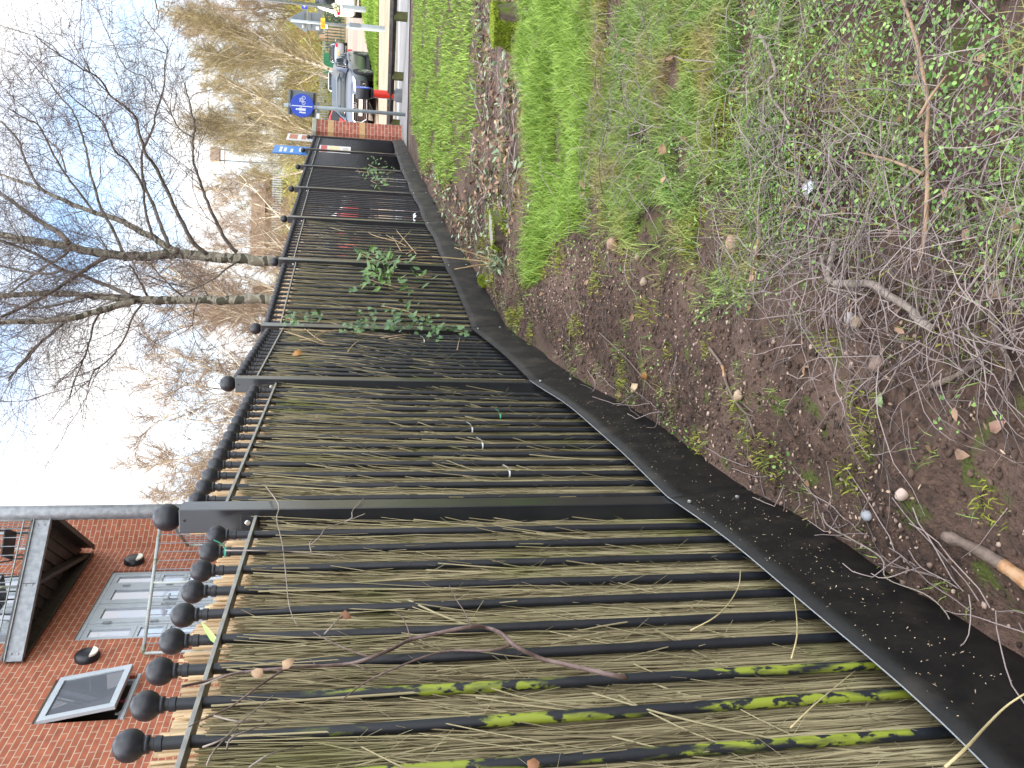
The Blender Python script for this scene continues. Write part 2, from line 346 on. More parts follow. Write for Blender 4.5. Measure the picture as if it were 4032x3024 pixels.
# ================================================================== IRON FENCE
TH = [12.3, 12.3] + [23] * 6
PP = [(-.45, 2.85)]
for th in TH: PP.append((PP[-1][0] + 2.01 * math.sin(R(th)), PP[-1][1] + 2.01 * math.cos(R(th))))
PP.insert(0, (PP[0][0] - 2.01 * math.sin(R(11.8)), PP[0][1] - 2.01 * math.cos(R(11.8)))); TH.insert(0, 11.8)   # post beside the photographer
TOPZ = [2.05, 2.17, 2.26, 2.33, 2.36, 2.42, 2.47, 2.50, 2.53, 2.53]        # ball tops
RAILZ = [1.845, 1.955, 2.075, 2.105, 2.135, 2.18, 2.22, 2.245, 2.25]
iron = mat('black_painted_iron', (.009, .011, .016), (.017, .019, .025), 9, .42, bump=.04, bscale=60, c3=(.03, .04, .02), s3=5, l3=.68, h3=.8)
def algae_mat():
    m, t, p = nodes('iron_with_yellow_algae'); p.inputs['Roughness'].default_value = .5
    geo = t.nodes.new('ShaderNodeNewGeometry'); co = t.nodes.new('ShaderNodeTexCoord')
    def ns(sc, st, l, h, src):
        mp = t.nodes.new('ShaderNodeMapping'); mp.inputs['Scale'].default_value = st; t.links.new(src, mp.inputs[0])
        n = t.nodes.new('ShaderNodeTexNoise'); n.inputs['Scale'].default_value = sc; n.inputs['Detail'].default_value = 6; t.links.new(mp.outputs[0], n.inputs['Vector'])
        q = t.nodes.new('ShaderNodeMapRange'); q.inputs[1].default_value = l; q.inputs[2].default_value = h; t.links.new(n.outputs['Fac'], q.inputs[0]); return q.outputs[0]
    def mul(a, b):
        x = t.nodes.new('ShaderNodeMath'); x.operation = 'MULTIPLY'; t.links.new(a, x.inputs[0]); t.links.new(b, x.inputs[1]); return x.outputs[0]
    big = ns(5, (3, 3, .55), .49, .56, geo.outputs['Position']); fine = ns(55, (1, 1, .5), .44, .50, geo.outputs['Position'])
    s = t.nodes.new('ShaderNodeSeparateXYZ'); t.links.new(co.outputs['Object'], s.inputs[0])
    z = t.nodes.new('ShaderNodeMapRange'); z.inputs[1].default_value = -.30; z.inputs[2].default_value = -.42; t.links.new(s.outputs[2], z.inputs[0])
    x = t.nodes.new('ShaderNodeMix'); x.data_type = 'RGBA'; t.links.new(mul(mul(big, fine), z.outputs[0]), x.inputs[0]); x.inputs[6].default_value = (.014, .017, .023, 1); x.inputs[7].default_value = (.26, .31, .035, 1)
    t.links.new(x.outputs[2], p.inputs['Base Color']); return m
iron_algae = algae_mat()
worn = mat('worn_post_face', (.009, .011, .016), (.018, .02, .025), 7, .30, bump=.03, bscale=50, spec=.6, coat=.5)
worn.node_tree.nodes['Principled BSDF'].inputs['Coat Roughness'].default_value = .28; pass
railm = mat('worn_steel_rail', (.22, .22, .21), (.32, .32, .29), 30, .45, metal=.2)
zinc = mat('galvanised_steel', (.20, .22, .24), (.30, .32, .34), 14, .5, metal=.3, bump=.05, bscale=40)
bolt = mat('bolt_steel', (.6, .6, .58), rough=.3, metal=.9)
fence = thing('iron_fence', 'long black iron railing fence with ball finials on bars and posts', 'fence', (PP[1][0], PP[1][1], 0))
F0 = Vector(fence.location)
def rel(p): return (p[0] - F0[0], p[1] - F0[1], p[2] - F0[2])
def bar_mesh(nm, h, m):
    b = MB(); b.lathe([(.0125, -h), (.0125, -.06), (.0150, -.058), (.0150, -.046), (.0125, -.044), (.0125, -.03)], 10); return b.build(nm, m, smooth='auto').data
def drop(me):
    for o in list(bpy.data.objects):
        if o.data == me: bpy.data.objects.remove(o)
    return me
barH = 1.80
bm_a = drop(bar_mesh('bar', barH, iron)); bm_b = drop(bar_mesh('bar_algae', barH, iron_algae))
b = MB(); b.lathe([(.017, -.036), (.017, -.026)] + [(r_, z) for r_, z in sph(.031, 10)][1:], 16); fin_me = drop(b.build('finial', iron, smooth=True).data)
def inst(nm, me, loc, parent, rz=0):
    o = bpy.data.objects.new(nm, me); link(o, parent); o.location = loc; o.rotation_euler = (0, 0, rz); return o
spots = []
for i in range(9):
    p, q2 = np.array(PP[i]), np.array(PP[i + 1])
    for k in range(14):
        t = (.16 + .13 * k) / 2.01
        spots.append((i, *(p + (q2 - p) * t), RAILZ[i] + .105 + (.05 if i == 0 and False else 0)))
spots = [s for s in spots if s[2] > 1.0]
far_bars = MB(); npart = 0
for s in spots:
    i, x, y, z = s
    tilt = random.uniform(-.004, .004)
    if npart < 100:
        alg = i == 0 and s[2] < 1.9
        o = inst('bar', bm_b if alg else bm_a, rel((x, y, z)), fence, random.uniform(0, 6)); o.rotation_euler[1] = tilt
        if alg: o['label'] = 'bar coated in bright yellow green algae'
        inst('ball_finial', fin_me, (0, 0, 0), o); npart += 1
        o.data = o.data
    else:
        M = Matrix.Translation(rel((x, y, z)))
        far_bars.lathe([(.0125, -barH), (.0125, -.03)], 8, M); far_bars.lathe(sph(.031, 7), 10, M)
o = far_bars.build('bar', iron, fence, smooth=True); o['kind'] = 'stuff'
for i in range(9):
    p, q2 = np.array(PP[i]), np.array(PP[i + 1]); d = (q2 - p) / np.linalg.norm(q2 - p)
    b = MB(); b.bar(rel((*(p + d * .045), RAILZ[i])), rel((*(q2 - d * .045), RAILZ[i])), .040, .010); b.build('rail', railm if i < 9 else iron, fence, bevel=.001)
    b = MB(); zb = RAILZ[i] - 1.62; b.bar(rel((*(p + d * .045), zb)), rel((*(q2 - d * .045), zb)), .040, .010); b.build('rail', iron, fence)
for i, (x, y) in enumerate(PP):
    th = R(TH[min(i, 8)]); top = TOPZ[i] - .086
    b = MB(); b.box((-.04, -.04, float(gz(y)) - .3), (.04, .04, top)); o = b.build('post', worn, fence, bevel=.003)
    o.location = rel((x, y, 0)); o.rotation_euler = (0, 0, -th)
    b = MB(); b.lathe([(.02, -.05)] + sph(.045, 12), 20); o2 = b.build('ball_finial', iron, o, smooth=True); o2.location = (0, 0, top + .042)
    if 0 < i < 9:
        for sgn, ri in ((-1, i - 1), (1, i)):
            zr = RAILZ[ri]
            b = MB(); b.box((-.028, sgn * .0405 - .003, zr - .012), (.020, sgn * .0405 + .003, zr + .048)); bo = b.build('bracket', iron, o, bevel=.001)
            b = MB(); M = Matrix.Translation((-.004, sgn * .044, zr + .026)) @ Matrix.Rotation(R(90) * sgn * -1, 4, 'X'); b.lathe([(.009, 0), (.009, .004), (.006, .006)], 10, M); b.build('bolt', bolt, o)
    if 0 < i <= 8:
        b = MB(); M = Matrix.Translation((0.004, -.0402, top - .018)) @ Matrix.Rotation(R(90), 4, 'X'); b.lathe([(.0045, -.001), (.0045, .0006)], 8, M); b.build('drain_hole', mat('hole_black', (.001, .001, .001)) if i == 1 else bpy.data.materials['hole_black'], o)

def fpt(i, t, off, z):
    """a point on panel i: t along (m), off to the lawn side (m)"""
    th = R(TH[i]); p = PP[i]; return (p[0] + math.sin(th) * t + math.cos(th) * off, p[1] + math.cos(th) * t - math.sin(th) * off, z)

# black plastic edging boards along the foot of the fence
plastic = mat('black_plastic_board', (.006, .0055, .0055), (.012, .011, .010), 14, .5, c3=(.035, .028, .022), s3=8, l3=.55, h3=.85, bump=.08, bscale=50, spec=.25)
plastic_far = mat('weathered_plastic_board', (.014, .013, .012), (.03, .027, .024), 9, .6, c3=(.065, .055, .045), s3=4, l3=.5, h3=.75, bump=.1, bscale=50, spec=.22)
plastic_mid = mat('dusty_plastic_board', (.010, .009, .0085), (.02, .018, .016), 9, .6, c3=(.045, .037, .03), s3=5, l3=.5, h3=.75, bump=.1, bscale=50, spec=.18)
BT = [.40, .405, .50, .575, .61, .67, .72, .765, .775, .76]
desc = ['nearest black plastic edging board, glossy, at the foot of the bars with yellow algae', 'black plastic edging board between the two nearest iron posts',
        'dull black edging board bulging out past the second iron post', 'grey black edging board under the ivy beside the fence', 'edging board under the laurel sprig, dusty grey black',
        'pale worn edging board just past the laurel, white scrap above it', 'short looking grey edging board under bare railings before the far bend', 'grey streaky edging board before the blue sign board', 'last grey edging board by the brick pillar']
screw_me = None
for i in range(9):
    V = []; Fq = []; K = 40; bul = [.014, .010, .0, .010, .014, .012, .012, .01, .01][i]
    for k in range(K + 1):
        t = 2.02 * k / K - .005; u = k / K
        wob = bul * (math.sin(PI * u) ** 2) + .006 * math.sin(u * 9 + i * 2) * math.sin(PI * u)
        ztop = BT[i] + (BT[i + 1] - BT[i]) * u - (.05, .03, .012, .012, .012, .012, .012, .012, .012)[i] * math.sin(PI * u) + .004 * math.sin(u * 13 + i)
        for j in range(7):
            v = j / 6; off = .047 + wob * (1 - .1 * v) + v * .03 + .008 * math.sin(v * PI) ; z = ztop - v * .36
            V.append(fpt(i, t, off, z))
    for k in range(K):
        for j in range(6): q = k * 7 + j; Fq.append((q, q + 7, q + 8, q + 1))
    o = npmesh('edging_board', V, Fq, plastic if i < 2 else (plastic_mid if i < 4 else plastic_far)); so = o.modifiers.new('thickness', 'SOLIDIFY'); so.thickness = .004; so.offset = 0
    if i < 2:   # pale cut edge along the top
        pts = [Vector(V[k * 7]) + Vector((0, 0, .0026)) for k in range(K + 1)]
        e = MB(); e.tube(pts, .0016, 5); e.build('cut_edge', mat('pale_cut_edge', (.30, .32, .34), rough=.5) if i == 0 else bpy.data.materials['pale_cut_edge'], o)
    tag(o, desc[i], 'edging board', 'black plastic edging boards along the fence')
    for j, v in enumerate((.12, .62)):
        t = 1.93; b = MB(); M = Matrix.Translation(fpt(i, t, .052 + v * .03 + .006, BT[i + 1] - v * .36 + .002)) @ Matrix.Rotation(-R(TH[i]), 4, 'Z') @ Matrix.Rotation(R(90), 4, 'Y')
        b.lathe([(.008, -.004), (.008, .003), (.005, .005)], 8, M); b.build('screw', bolt, o)

# crumbs and bark flakes lying on the edging boards
V_ = []; 
for k in range(520):
    i = int(RNG.choice([0, 0, 0, 1, 1, 2, 3])); t = RNG.uniform(.6 if i == 0 else .05, 1.97); v = RNG.uniform(.05, .66); u = t / 2.01
    ztop = BT[i] + (BT[i + 1] - BT[i]) * u; V_.append(fpt(i, t, .047 + .01 * math.sin(PI * u) + v * .03 + .016, ztop - v * .36 - (.05, .03, .012, .012)[i] * math.sin(PI * u)))
V_ = np.array(V_); nn_ = np.tile(np.array([[.9, -.25, .35]]), (len(V_), 1)) + RNG.normal(0, .15, V_.shape)
V, F, q = leaves(V_, nn_, np.where(RNG.random(len(V_)) < .1, RNG.uniform(.008, .016, len(V_)), RNG.uniform(.0015, .006, len(V_))), np.where(RNG.random(len(V_)) < .1, .006, .0025), fold=.1)
tag(npmesh('board_debris', V, F, mat('bark_flake', (.16, .11, .07), (.55, .44, .30), attr=True, rough=.8), rnd=q), kind='stuff')

# brushwood screening tied behind the bars, split reed matting behind it
bw1 = mat('brushwood_twigs', (.19, .155, .085), (.45, .39, .23), attr=True, rough=.8, c3=(.20, .20, .07), s3=3.0, l3=.55, h3=.72)
bwback = mat('brushwood_backing', (.12, .10, .056), (.23, .195, .115), 60, .9, stretch=(4, 4, .12))
reedm = mat('split_reed', (.34, .22, .11), (.60, .44, .25), attr=True, rough=.65)
bl = ['nearest brushwood screen behind algae streaked bars', 'brushwood screen tied behind the bars between the two nearest big posts', 'darker brushwood screen behind bars in the third bay', 'loose brushwood screen behind the ivy', 'sparse torn brushwood screen behind the laurel']
rl = ['pale split reed matting rising above the rail beside the nearest bars', 'pale split reed matting above the rail in the second bay', 'pale split reed matting above the rail in the third bay', 'thin strip of split reed matting above the rail near the ivy']
for i in range(5):
    L = 2.01; n = [7800, 6000, 4000, 2400, 500][i]; K = 8
    t0 = RNG.uniform(0.02 if i else .25, L - .02, n); full = RNG.random(n) < .45
    zt = RAILZ[i] - RNG.uniform(.01, .10, n); zb_ = float(gz(PP[i][1])) + .05
    ln = np.where(full, zt - zb_, RNG.uniform(.3, .9, n)); start = np.where(full, zb_, RNG.uniform(zb_, 1, n) * 0 + zb_ + RNG.random(n) * np.maximum(zt - zb_ - ln, .01))
    s = np.linspace(0, 1, K)[None, :]; z = start[:, None] + ln[:, None] * s
    ph = RNG.random((n, 1)) * 6.3; fq = RNG.uniform(2, 7, (n, 1)); am = RNG.uniform(.003, .012, (n, 1))
    t = t0[:, None] + am * np.sin(ph + fq * z) + RNG.normal(0, .02, (n, 1)) * s + np.sin(z * 3.1 + i) * .006
    off = -.024 - RNG.random((n, 1)) * .030 + .006 * np.sin(ph * 2 + fq * z * 1.3)
    loose = RNG.random((n, 1)) < .10; t = np.where(loose, t + RNG.normal(0, .09, (n, 1)) * s ** 2, t); off = np.where(loose, off + .045 * s ** 2, off)
    th = R(TH[i]); P = np.stack([PP[i][0] + math.sin(th) * t + math.cos(th) * off, PP[i][1] + math.cos(th) * t - math.sin(th) * off, z], -1)
    rad = (RNG.gamma(4, .00035, (n, 1)) + .0009) * (1 - .4 * s)
    # ragged short ends sticking out between the bars
    n2 = [900, 800, 600, 400, 200][i]; s4 = np.linspace(0, 1, K)[None, :]
    ts = RNG.uniform(0.05 if i else .3, L - .05, (n2, 1)); zs = RNG.uniform(zb_ + .1, RAILZ[i] - .2, (n2, 1)); l2 = RNG.uniform(.05, .16, (n2, 1)); an = RNG.normal(0, .45, (n2, 1)) + np.where(RNG.random((n2, 1)) < .5, 0, PI)
    t2 = ts + np.sin(an) * l2 * s4; z2 = zs + np.cos(an) * l2 * s4; o2 = -.03 + RNG.uniform(.0, .05, (n2, 1)) * s4
    P2 = np.stack([PP[i][0] + math.sin(th) * t2 + math.cos(th) * o2, PP[i][1] + math.cos(th) * t2 - math.sin(th) * o2, z2], -1)
    V, Fq, q = joinv([tubes(P, rad, 4), tubes(P2, np.full((n2, K), .0011) * (1 - .6 * s4), 3, RNG.random(n2) * .5 + .5)])
    o = npmesh('brushwood_screen', V, Fq, bw1, rnd=q); tag(o, bl[i], 'brushwood screen', 'brushwood screens tied to the fence')
    if i < 4:
        b = MB()
        A = fpt(i, .03 if i else .2, -.078, 0); B_ = fpt(i, 1.98, -.078, 0); b.bar((A[0], A[1], (zb_ + RAILZ[i] - .1) / 2), (B_[0], B_[1], (zb_ + RAILZ[i] - .1) / 2), .012, RAILZ[i] - .1 - zb_); b.build('backing_mat', bwback, o)
        wz = [RAILZ[i] - .25, RAILZ[i] - .62, RAILZ[i] - 1.0, RAILZ[i] - 1.35]; b = MB()
        for zz in wz: b.tube([fpt(i, (.25 if i == 0 else .04) + k * (1.73 if i == 0 else 1.93) / 24, -.028 + .004 * math.sin(k * 2.2), zz + .006 * math.sin(k * 1.7)) for k in range(25)], .0009, 4)
        b.build('tie_wire', bpy.data.materials['hole_black'], o)
        # reed
        n = 330; w_ = RNG.uniform(.006, .016, n); t0 = np.sort(RNG.uniform(.03 if i else .25, 1.98, n)); zt = RAILZ[i] + RNG.uniform(.06, .085, n) + (.03 if i else 0) + .012 * np.sin(t0 * 11) + .008 * np.sin(t0 * 43) - (.04 if i == 3 else 0)
        ofs = -.060 - RNG.random(n) * .012; tl = RNG.normal(0, .012, n)
        b = MB()
        for k in range(n):
            a = fpt(i, t0[k], ofs[k], RAILZ[i] - .25); c = fpt(i, t0[k] + tl[k], ofs[k], zt[k])
            b.bar(a, c, .004, w_[k], up=(math.sin(th), math.cos(th), 0))
        o = npmesh('reed_matting', np.array(b.v), np.array(b.f), reedm, rnd=np.repeat(RNG.random(n), 8), smooth=False); tag(o, rl[i], 'reed matting', 'split reed mats behind the brushwood')
# cable ties
for (i, t, z, c) in [(0, 1.85 - .13 * k, 1.82 - .01 * k, (.01, .01, .01)) for k in range(1, 8)]: pass
ties = [(0, 1.72, 1.905, (.05, .35, .25)), (1, 1.07, .98, (.7, .72, .7)), (1, .81, .97, (.7, .72, .7)), (1, .42, .92, (.7, .72, .7)), (2, 1.59, 1.0, (.7, .72, .7)), (1, 1.33, .80, (.1, .5, .2))]
dn = ['teal plastic tie round the bar beside the nearest big post', 'white cable tie on a bar, highest of those in the second bay', 'white cable tie on a bar in the middle of the second bay', 'white cable tie on a bar near the nearest big post', 'white cable tie on a bar past the second big post', 'green plastic tie low on a bar in the second bay']
for (i, t, z, c), l in zip(ties, dn):
    t = .16 + .13 * round((t - .16) / .13); x, y, _ = fpt(i, t, 0, z); b = MB()
    b.lathe([(.0135, -.003), (.0152, -.003), (.0152, .003), (.0135, .003)], 10); b.tube([(.014, -.006, 0), (.03, -.02, .012), (.04, -.024, .03)], .0018, 4)
    o = b.build('cable_tie', mat('tie_plastic', c, rough=.5)); o.location = (x, y, z); tag(o, l, 'cable tie', 'cable ties on the railings')

# ================================================================== BRICK BUILDING
brick = brick_mat('red_brick', (.39, .118, .058), (.31, .09, .045), (.50, .38, .28))
grey_pvc = mat('pale_blue_grey_frame', (.38, .43, .47), (.42, .47, .51), 5, .4)
glass, gt_, gp = nodes('window_glass'); gp.inputs['Base Color'].default_value = (.02, .024, .028, 1); gp.inputs['Roughness'].default_value = .02; gp.inputs['Specular IOR Level'].default_value = 1.0; gp.inputs['IOR'].default_value = 1.6; gp.inputs['Metallic'].default_value = .06; gp.inputs['Base Color'].default_value = (.12, .13, .15, 1)
door_glass = glass.copy(); door_glass.name = 'door_glass'; door_glass.node_tree.nodes['Principled BSDF'].inputs['Metallic'].default_value = .4; door_glass.node_tree.nodes['Principled BSDF'].inputs['Base Color'].default_value = (.5, .52, .58, 1)
gp.inputs['Specular IOR Level'].default_value = .35
dark = mat('dark_room', (.02, .022, .025), rough=.9)
black_pl = mat('black_plastic', (.012, .012, .016), rough=.4)
lamp_w = mat('opal_lamp_cover', (.72, .74, .62), rough=.35)
steel_dk = mat('dark_painted_steel', (.05, .05, .045), (.09, .085, .07), 10, .6)
RZB = R(75)
bld = thing('brick_building', 'red brick building with grey framed glazed doors and wedge balconies behind the fence', 'building', (-6.65, 0, 0), RZB)
HB = 9.6; SB = 14.96
win = (10.55, 11.40, 4.09, 5.03); door0 = (12.26, 14.20, 3.04, 5.10); door1 = (12.26, 14.20, 5.78, 7.85)
def wall_holes(x0, x1, z0, z1, holes, th=.11):
    b = MB(); X = sorted({x0, x1} | {h[0] for h in holes} | {h[1] for h in holes}); Z = sorted({z0, z1} | {h[2] for h in holes} | {h[3] for h in holes})
    for i in range(len(X) - 1):
        for j in range(len(Z) - 1):
            cx, cz = (X[i] + X[i + 1]) / 2, (Z[j] + Z[j + 1]) / 2
            if any(h[0] < cx < h[1] and h[2] < cz < h[3] for h in holes): continue
            b.add([(X[i], 0, Z[j]), (X[i + 1], 0, Z[j]), (X[i + 1], 0, Z[j + 1]), (X[i], 0, Z[j + 1])], [(0, 1, 2, 3)])
    for h in holes:
        a, c, d, e = h
        b.add([(a, 0, d), (c, 0, d), (c, 0, e), (a, 0, e), (a, th, d), (c, th, d), (c, th, e), (a, th, e)], [(0, 4, 5, 1), (1, 5, 6, 2), (2, 6, 7, 3), (3, 7, 4, 0)])
    return b
holes = [win, door0, door1]
for zz in (6.9,): holes.append((6.2, 7.05, zz, zz + .94))
wb = wall_holes(-8, SB, -.3, HB, holes)
wb.add([(-8, 0, -.3), (-8, 0, HB), (-8, 14, HB), (-8, 14, -.3)], [(0, 1, 2, 3)])
wb.add([(-8, 0, HB), (SB, 0, HB), (SB + 7, 5.2, HB), (SB + 4, 14, HB), (-8, 14, HB)], [(0, 1, 2, 3, 4)])
wb.build('wall', brick, bld)
# short return wall at the inner corner and the hidden flank
def world2b(x, y):
    dx, dy = x + 6.65, y; return (dx * math.cos(RZB) + dy * math.sin(RZB), -dx * math.sin(RZB) + dy * math.cos(RZB))
nib = MB(); nib.add([(0, 0, -.3), (.60, 0, -.3), (.60, 0, HB), (0, 0, HB)], [(0, 1, 2, 3)])
o = nib.build('wall', brick, bld); o.location = (SB, 0, 0); o.rotation_euler = (0, 0, R(-34)); o['label'] = 'short return wall at the inner corner'
ex, ey = SB + .60 * math.cos(R(-34)), .60 * math.sin(R(-34))
fl = MB(); fx, fy = world2b(-3.75, 22.3); fl.add([(ex, ey, -.3), (fx, fy, -.3), (fx, fy, HB), (ex, ey, HB)], [(0, 1, 2, 3)]); fx2, fy2 = world2b(-12, 22.3)
fl.add([(fx, fy, -.3), (fx2, fy2, -.3), (fx2, fy2, HB), (fx, fy, HB)], [(0, 1, 2, 3)]); fl.add([(ex, ey, HB + .002), (fx, fy, HB + .002), (fx2, fy2, HB + .002), (4, 6, HB + .002), (SB, 0, HB + .002)], [(0, 1, 2, 3, 4)])
fl.build('wall', brick, bld)
b = MB(); b.tube([(ex + .02, ey - .03, -.2), (ex + .02, ey - .03, HB)], .035, 10); b.build('downpipe', zinc, bld, smooth=True)
b = MB(); b.box((-8, -.15, HB), (SB - .01, .3, HB + .25)); b.build('roof', steel_dk, bld)

def frame_rect(b, x0, x1, z0, z1, wd, y0, y1):
    b.box((x0, y0, z0), (x0 + wd, y1, z1)); b.box((x1 - wd, y0, z0), (x1, y1, z1)); b.box((x0 + wd, y0, z1 - wd), (x1 - wd, y1, z1)); b.box((x0 + wd, y0, z0), (x1 - wd, y1, z0 + wd))
def pane(x0, x1, z0, z1, y, parent):
    b = MB(); b.box((x0, y, z0), (x1, y + .012, z1)); return b.build('pane', door_glass, parent)
# open top-hung window
a, c, d, e = win
b = MB(); frame_rect(b, a, c, d, e, .05, .045, .105); wn = b.build('window', grey_pvc, bld, bevel=.004); wn['label'] = 'top hung window standing open'
b = MB(); b.box((a, .105, d), (c, .115, e)); b.build('vent_strip', white, wn).location = (0, 0, 0)
bpy.data.objects.remove([o for o in wn.children if o.name.startswith('vent_strip')][0])
b = MB(); frame_rect(b, 0.01, c - a - .01, -(e - d) + .03, -.06, .075, -.05, .0); sash = b.build('sash', grey_pvc, wn, bevel=.005)
sash.location = (a, .03, e); sash.rotation_euler = (R(-10), 0, 0)
b = MB(); b.box((.085, -.03, -(e - d) + .105), (c - a - .085, -.018, -.135)); o = b.build('pane', glass, wn); o.location = sash.location; o.rotation_euler = sash.rotation_euler
b = MB(); b.box((a + .26, .028, e - .045), (a + .62, .045, e - .018)); b.build('trickle_vent', white, wn)
b = MB(); b.box((a - .3, .12, d - .3), (c + .3, 2.2, d - .25)); b.box((a - .3, 2.2, d - .3), (c + .3, 2.25, e + .3)); b.box((a - .35, .12, d - .3), (a - .3, 2.2, e + .3)); b.box((c + .3, .12, d - .3), (c + .35, 2.2, e + .3)); b.box((a - .3, .12, e + .25), (c + .3, 2.2, e + .3))
b.build('room', mat('room_wall', (.20, .21, .18), rough=.9), bld)
b = MB(); b.box((a - .01, -.02, d - .035), (c + .01, .06, d - .001)); b.build('sill', grey_pvc, wn)
for kx, nm_, c_ in ((.15, 'teal', (.05, .35, .42)), (.38, 'white', (.7, .75, .75)), (.62, 'pink', (.6, .08, .2))):
    b = MB(); b.lathe([(.04, 0), (.04, .11), (.015, .14), (.015, .17)], 12); o = b.build('bottle', mat('bottle_' + nm_, c_, rough=.3), smooth='auto'); p_ = Matrix.Translation((-6.65, 0, 0)) @ Matrix.Rotation(RZB, 4, 'Z') @ Vector((a + kx, .2, d - .01)); o.location = p_; tag(o, nm_ + ' toiletry bottle on the inside sill of the open window', 'bottle')
b = MB(); frame_rect(b, 6.2, 7.05, 6.9, 7.84, .06, .045, .105); o = b.build('window', grey_pvc, bld, bevel=.004); pane(6.26, 6.99, 6.96, 7.78, .07, o)

def door_set(dr, nm):
    x0, x1, z0, z1 = dr; W = x1 - x0
    b = MB(); frame_rect(b, x0, x1, z0, z1, .055, .03, .10); sl_ = .42
    for xx in (x0 + sl_, x1 - sl_): b.box((xx - .03, .031, z0 + .055), (xx + .03, .099, z1 - .055))
    ds = b.build('glazed_door', grey_pvc, bld, bevel=.004)
    for (xa, xb) in ((x0 + .055, x0 + sl_ - .03), (x1 - sl_ + .03, x1 - .055)):
        b = MB()
        zs = [z0 + .055, z0 + .95, z1 - .72, z1 - .055]
        for q in range(3):
            frame_rect(b, xa + .002, xb - .002, zs[q] + .002, zs[q + 1] - .002, .045 if q < 2 else .07, .036, .09); pane(xa + .05, xb - .05, zs[q] + .05, zs[q + 1] - .05, .058, ds)
        b.build('side_light', grey_pvc, ds, bevel=.003)
    mid = (x0 + x1) / 2
    for (xa, xb, hs) in ((x0 + sl_ + .03, mid - .003, -1), (mid + .003, x1 - sl_ - .03, 1)):
        b = MB(); frame_rect(b, xa + .004, xb - .004, z0 + .06, z1 - .06, .115, .02, .088); b.box((xa + .119, .0205, z0 + .85), (xb - .119, .0875, z0 + .98)); b.build('door_leaf', grey_pvc, ds, bevel=.005)
        pane(xa + .118, xb - .118, z0 + .98, z1 - .175, .045, ds); pane(xa + .118, xb - .118, z0 + .17, z0 + .85, .045, ds)
        hx = xa + .0 if hs < 0 else xb
        for zz in (z1 - .3, z0 + 1.15): b = MB(); b.box((hx - .02, .005, zz - .05), (hx + .02, .022, zz + .05)); b.build('hinge', zinc, ds)
        b = MB(); hx = xb - .06 if hs < 0 else xa + .06; b.box((hx - .02, .008, z0 + .95), (hx + .02, .02, z0 + 1.15)); b.box((hx - .02, -.03, z0 + 1.06), (hx + hs * .10, -.015, z0 + 1.085)); b.build('handle', zinc, ds)
    b = MB(); b.box((x0, .125, z0), (x1, .13, z1)); b.build('dark_interior', dark, ds)
    return ds
door_set(door0, 'glazed_door'); door_set(door1, 'glazed_door')
for s_, zc in ((11.83, 4.80), (14.47, 4.86)):
    M = Matrix.Translation((s_, 0, zc)) @ Matrix.Rotation(R(90), 4, 'X')
    b = MB(); b.lathe([(.15, 0.0), (.15, .05), (.135, .075), (.10, .095), (.0001, .10)], 28, M); o = b.build('wall_light', black_pl, bld, smooth='auto')
    # the lit-side half: a lens-shaped opal window on the lower half
    poly = [(.118 * math.cos(t), .118 * math.sin(t) - .012) for t in np.linspace(R(200), R(340), 16)] ; poly = [(p[0], p[1]) for p in poly]
    b = MB(); b.prism(poly, .07, .104, M @ Matrix.Rotation(0, 4, 'Z')); b.build('lamp_cover', lamp_w, o)
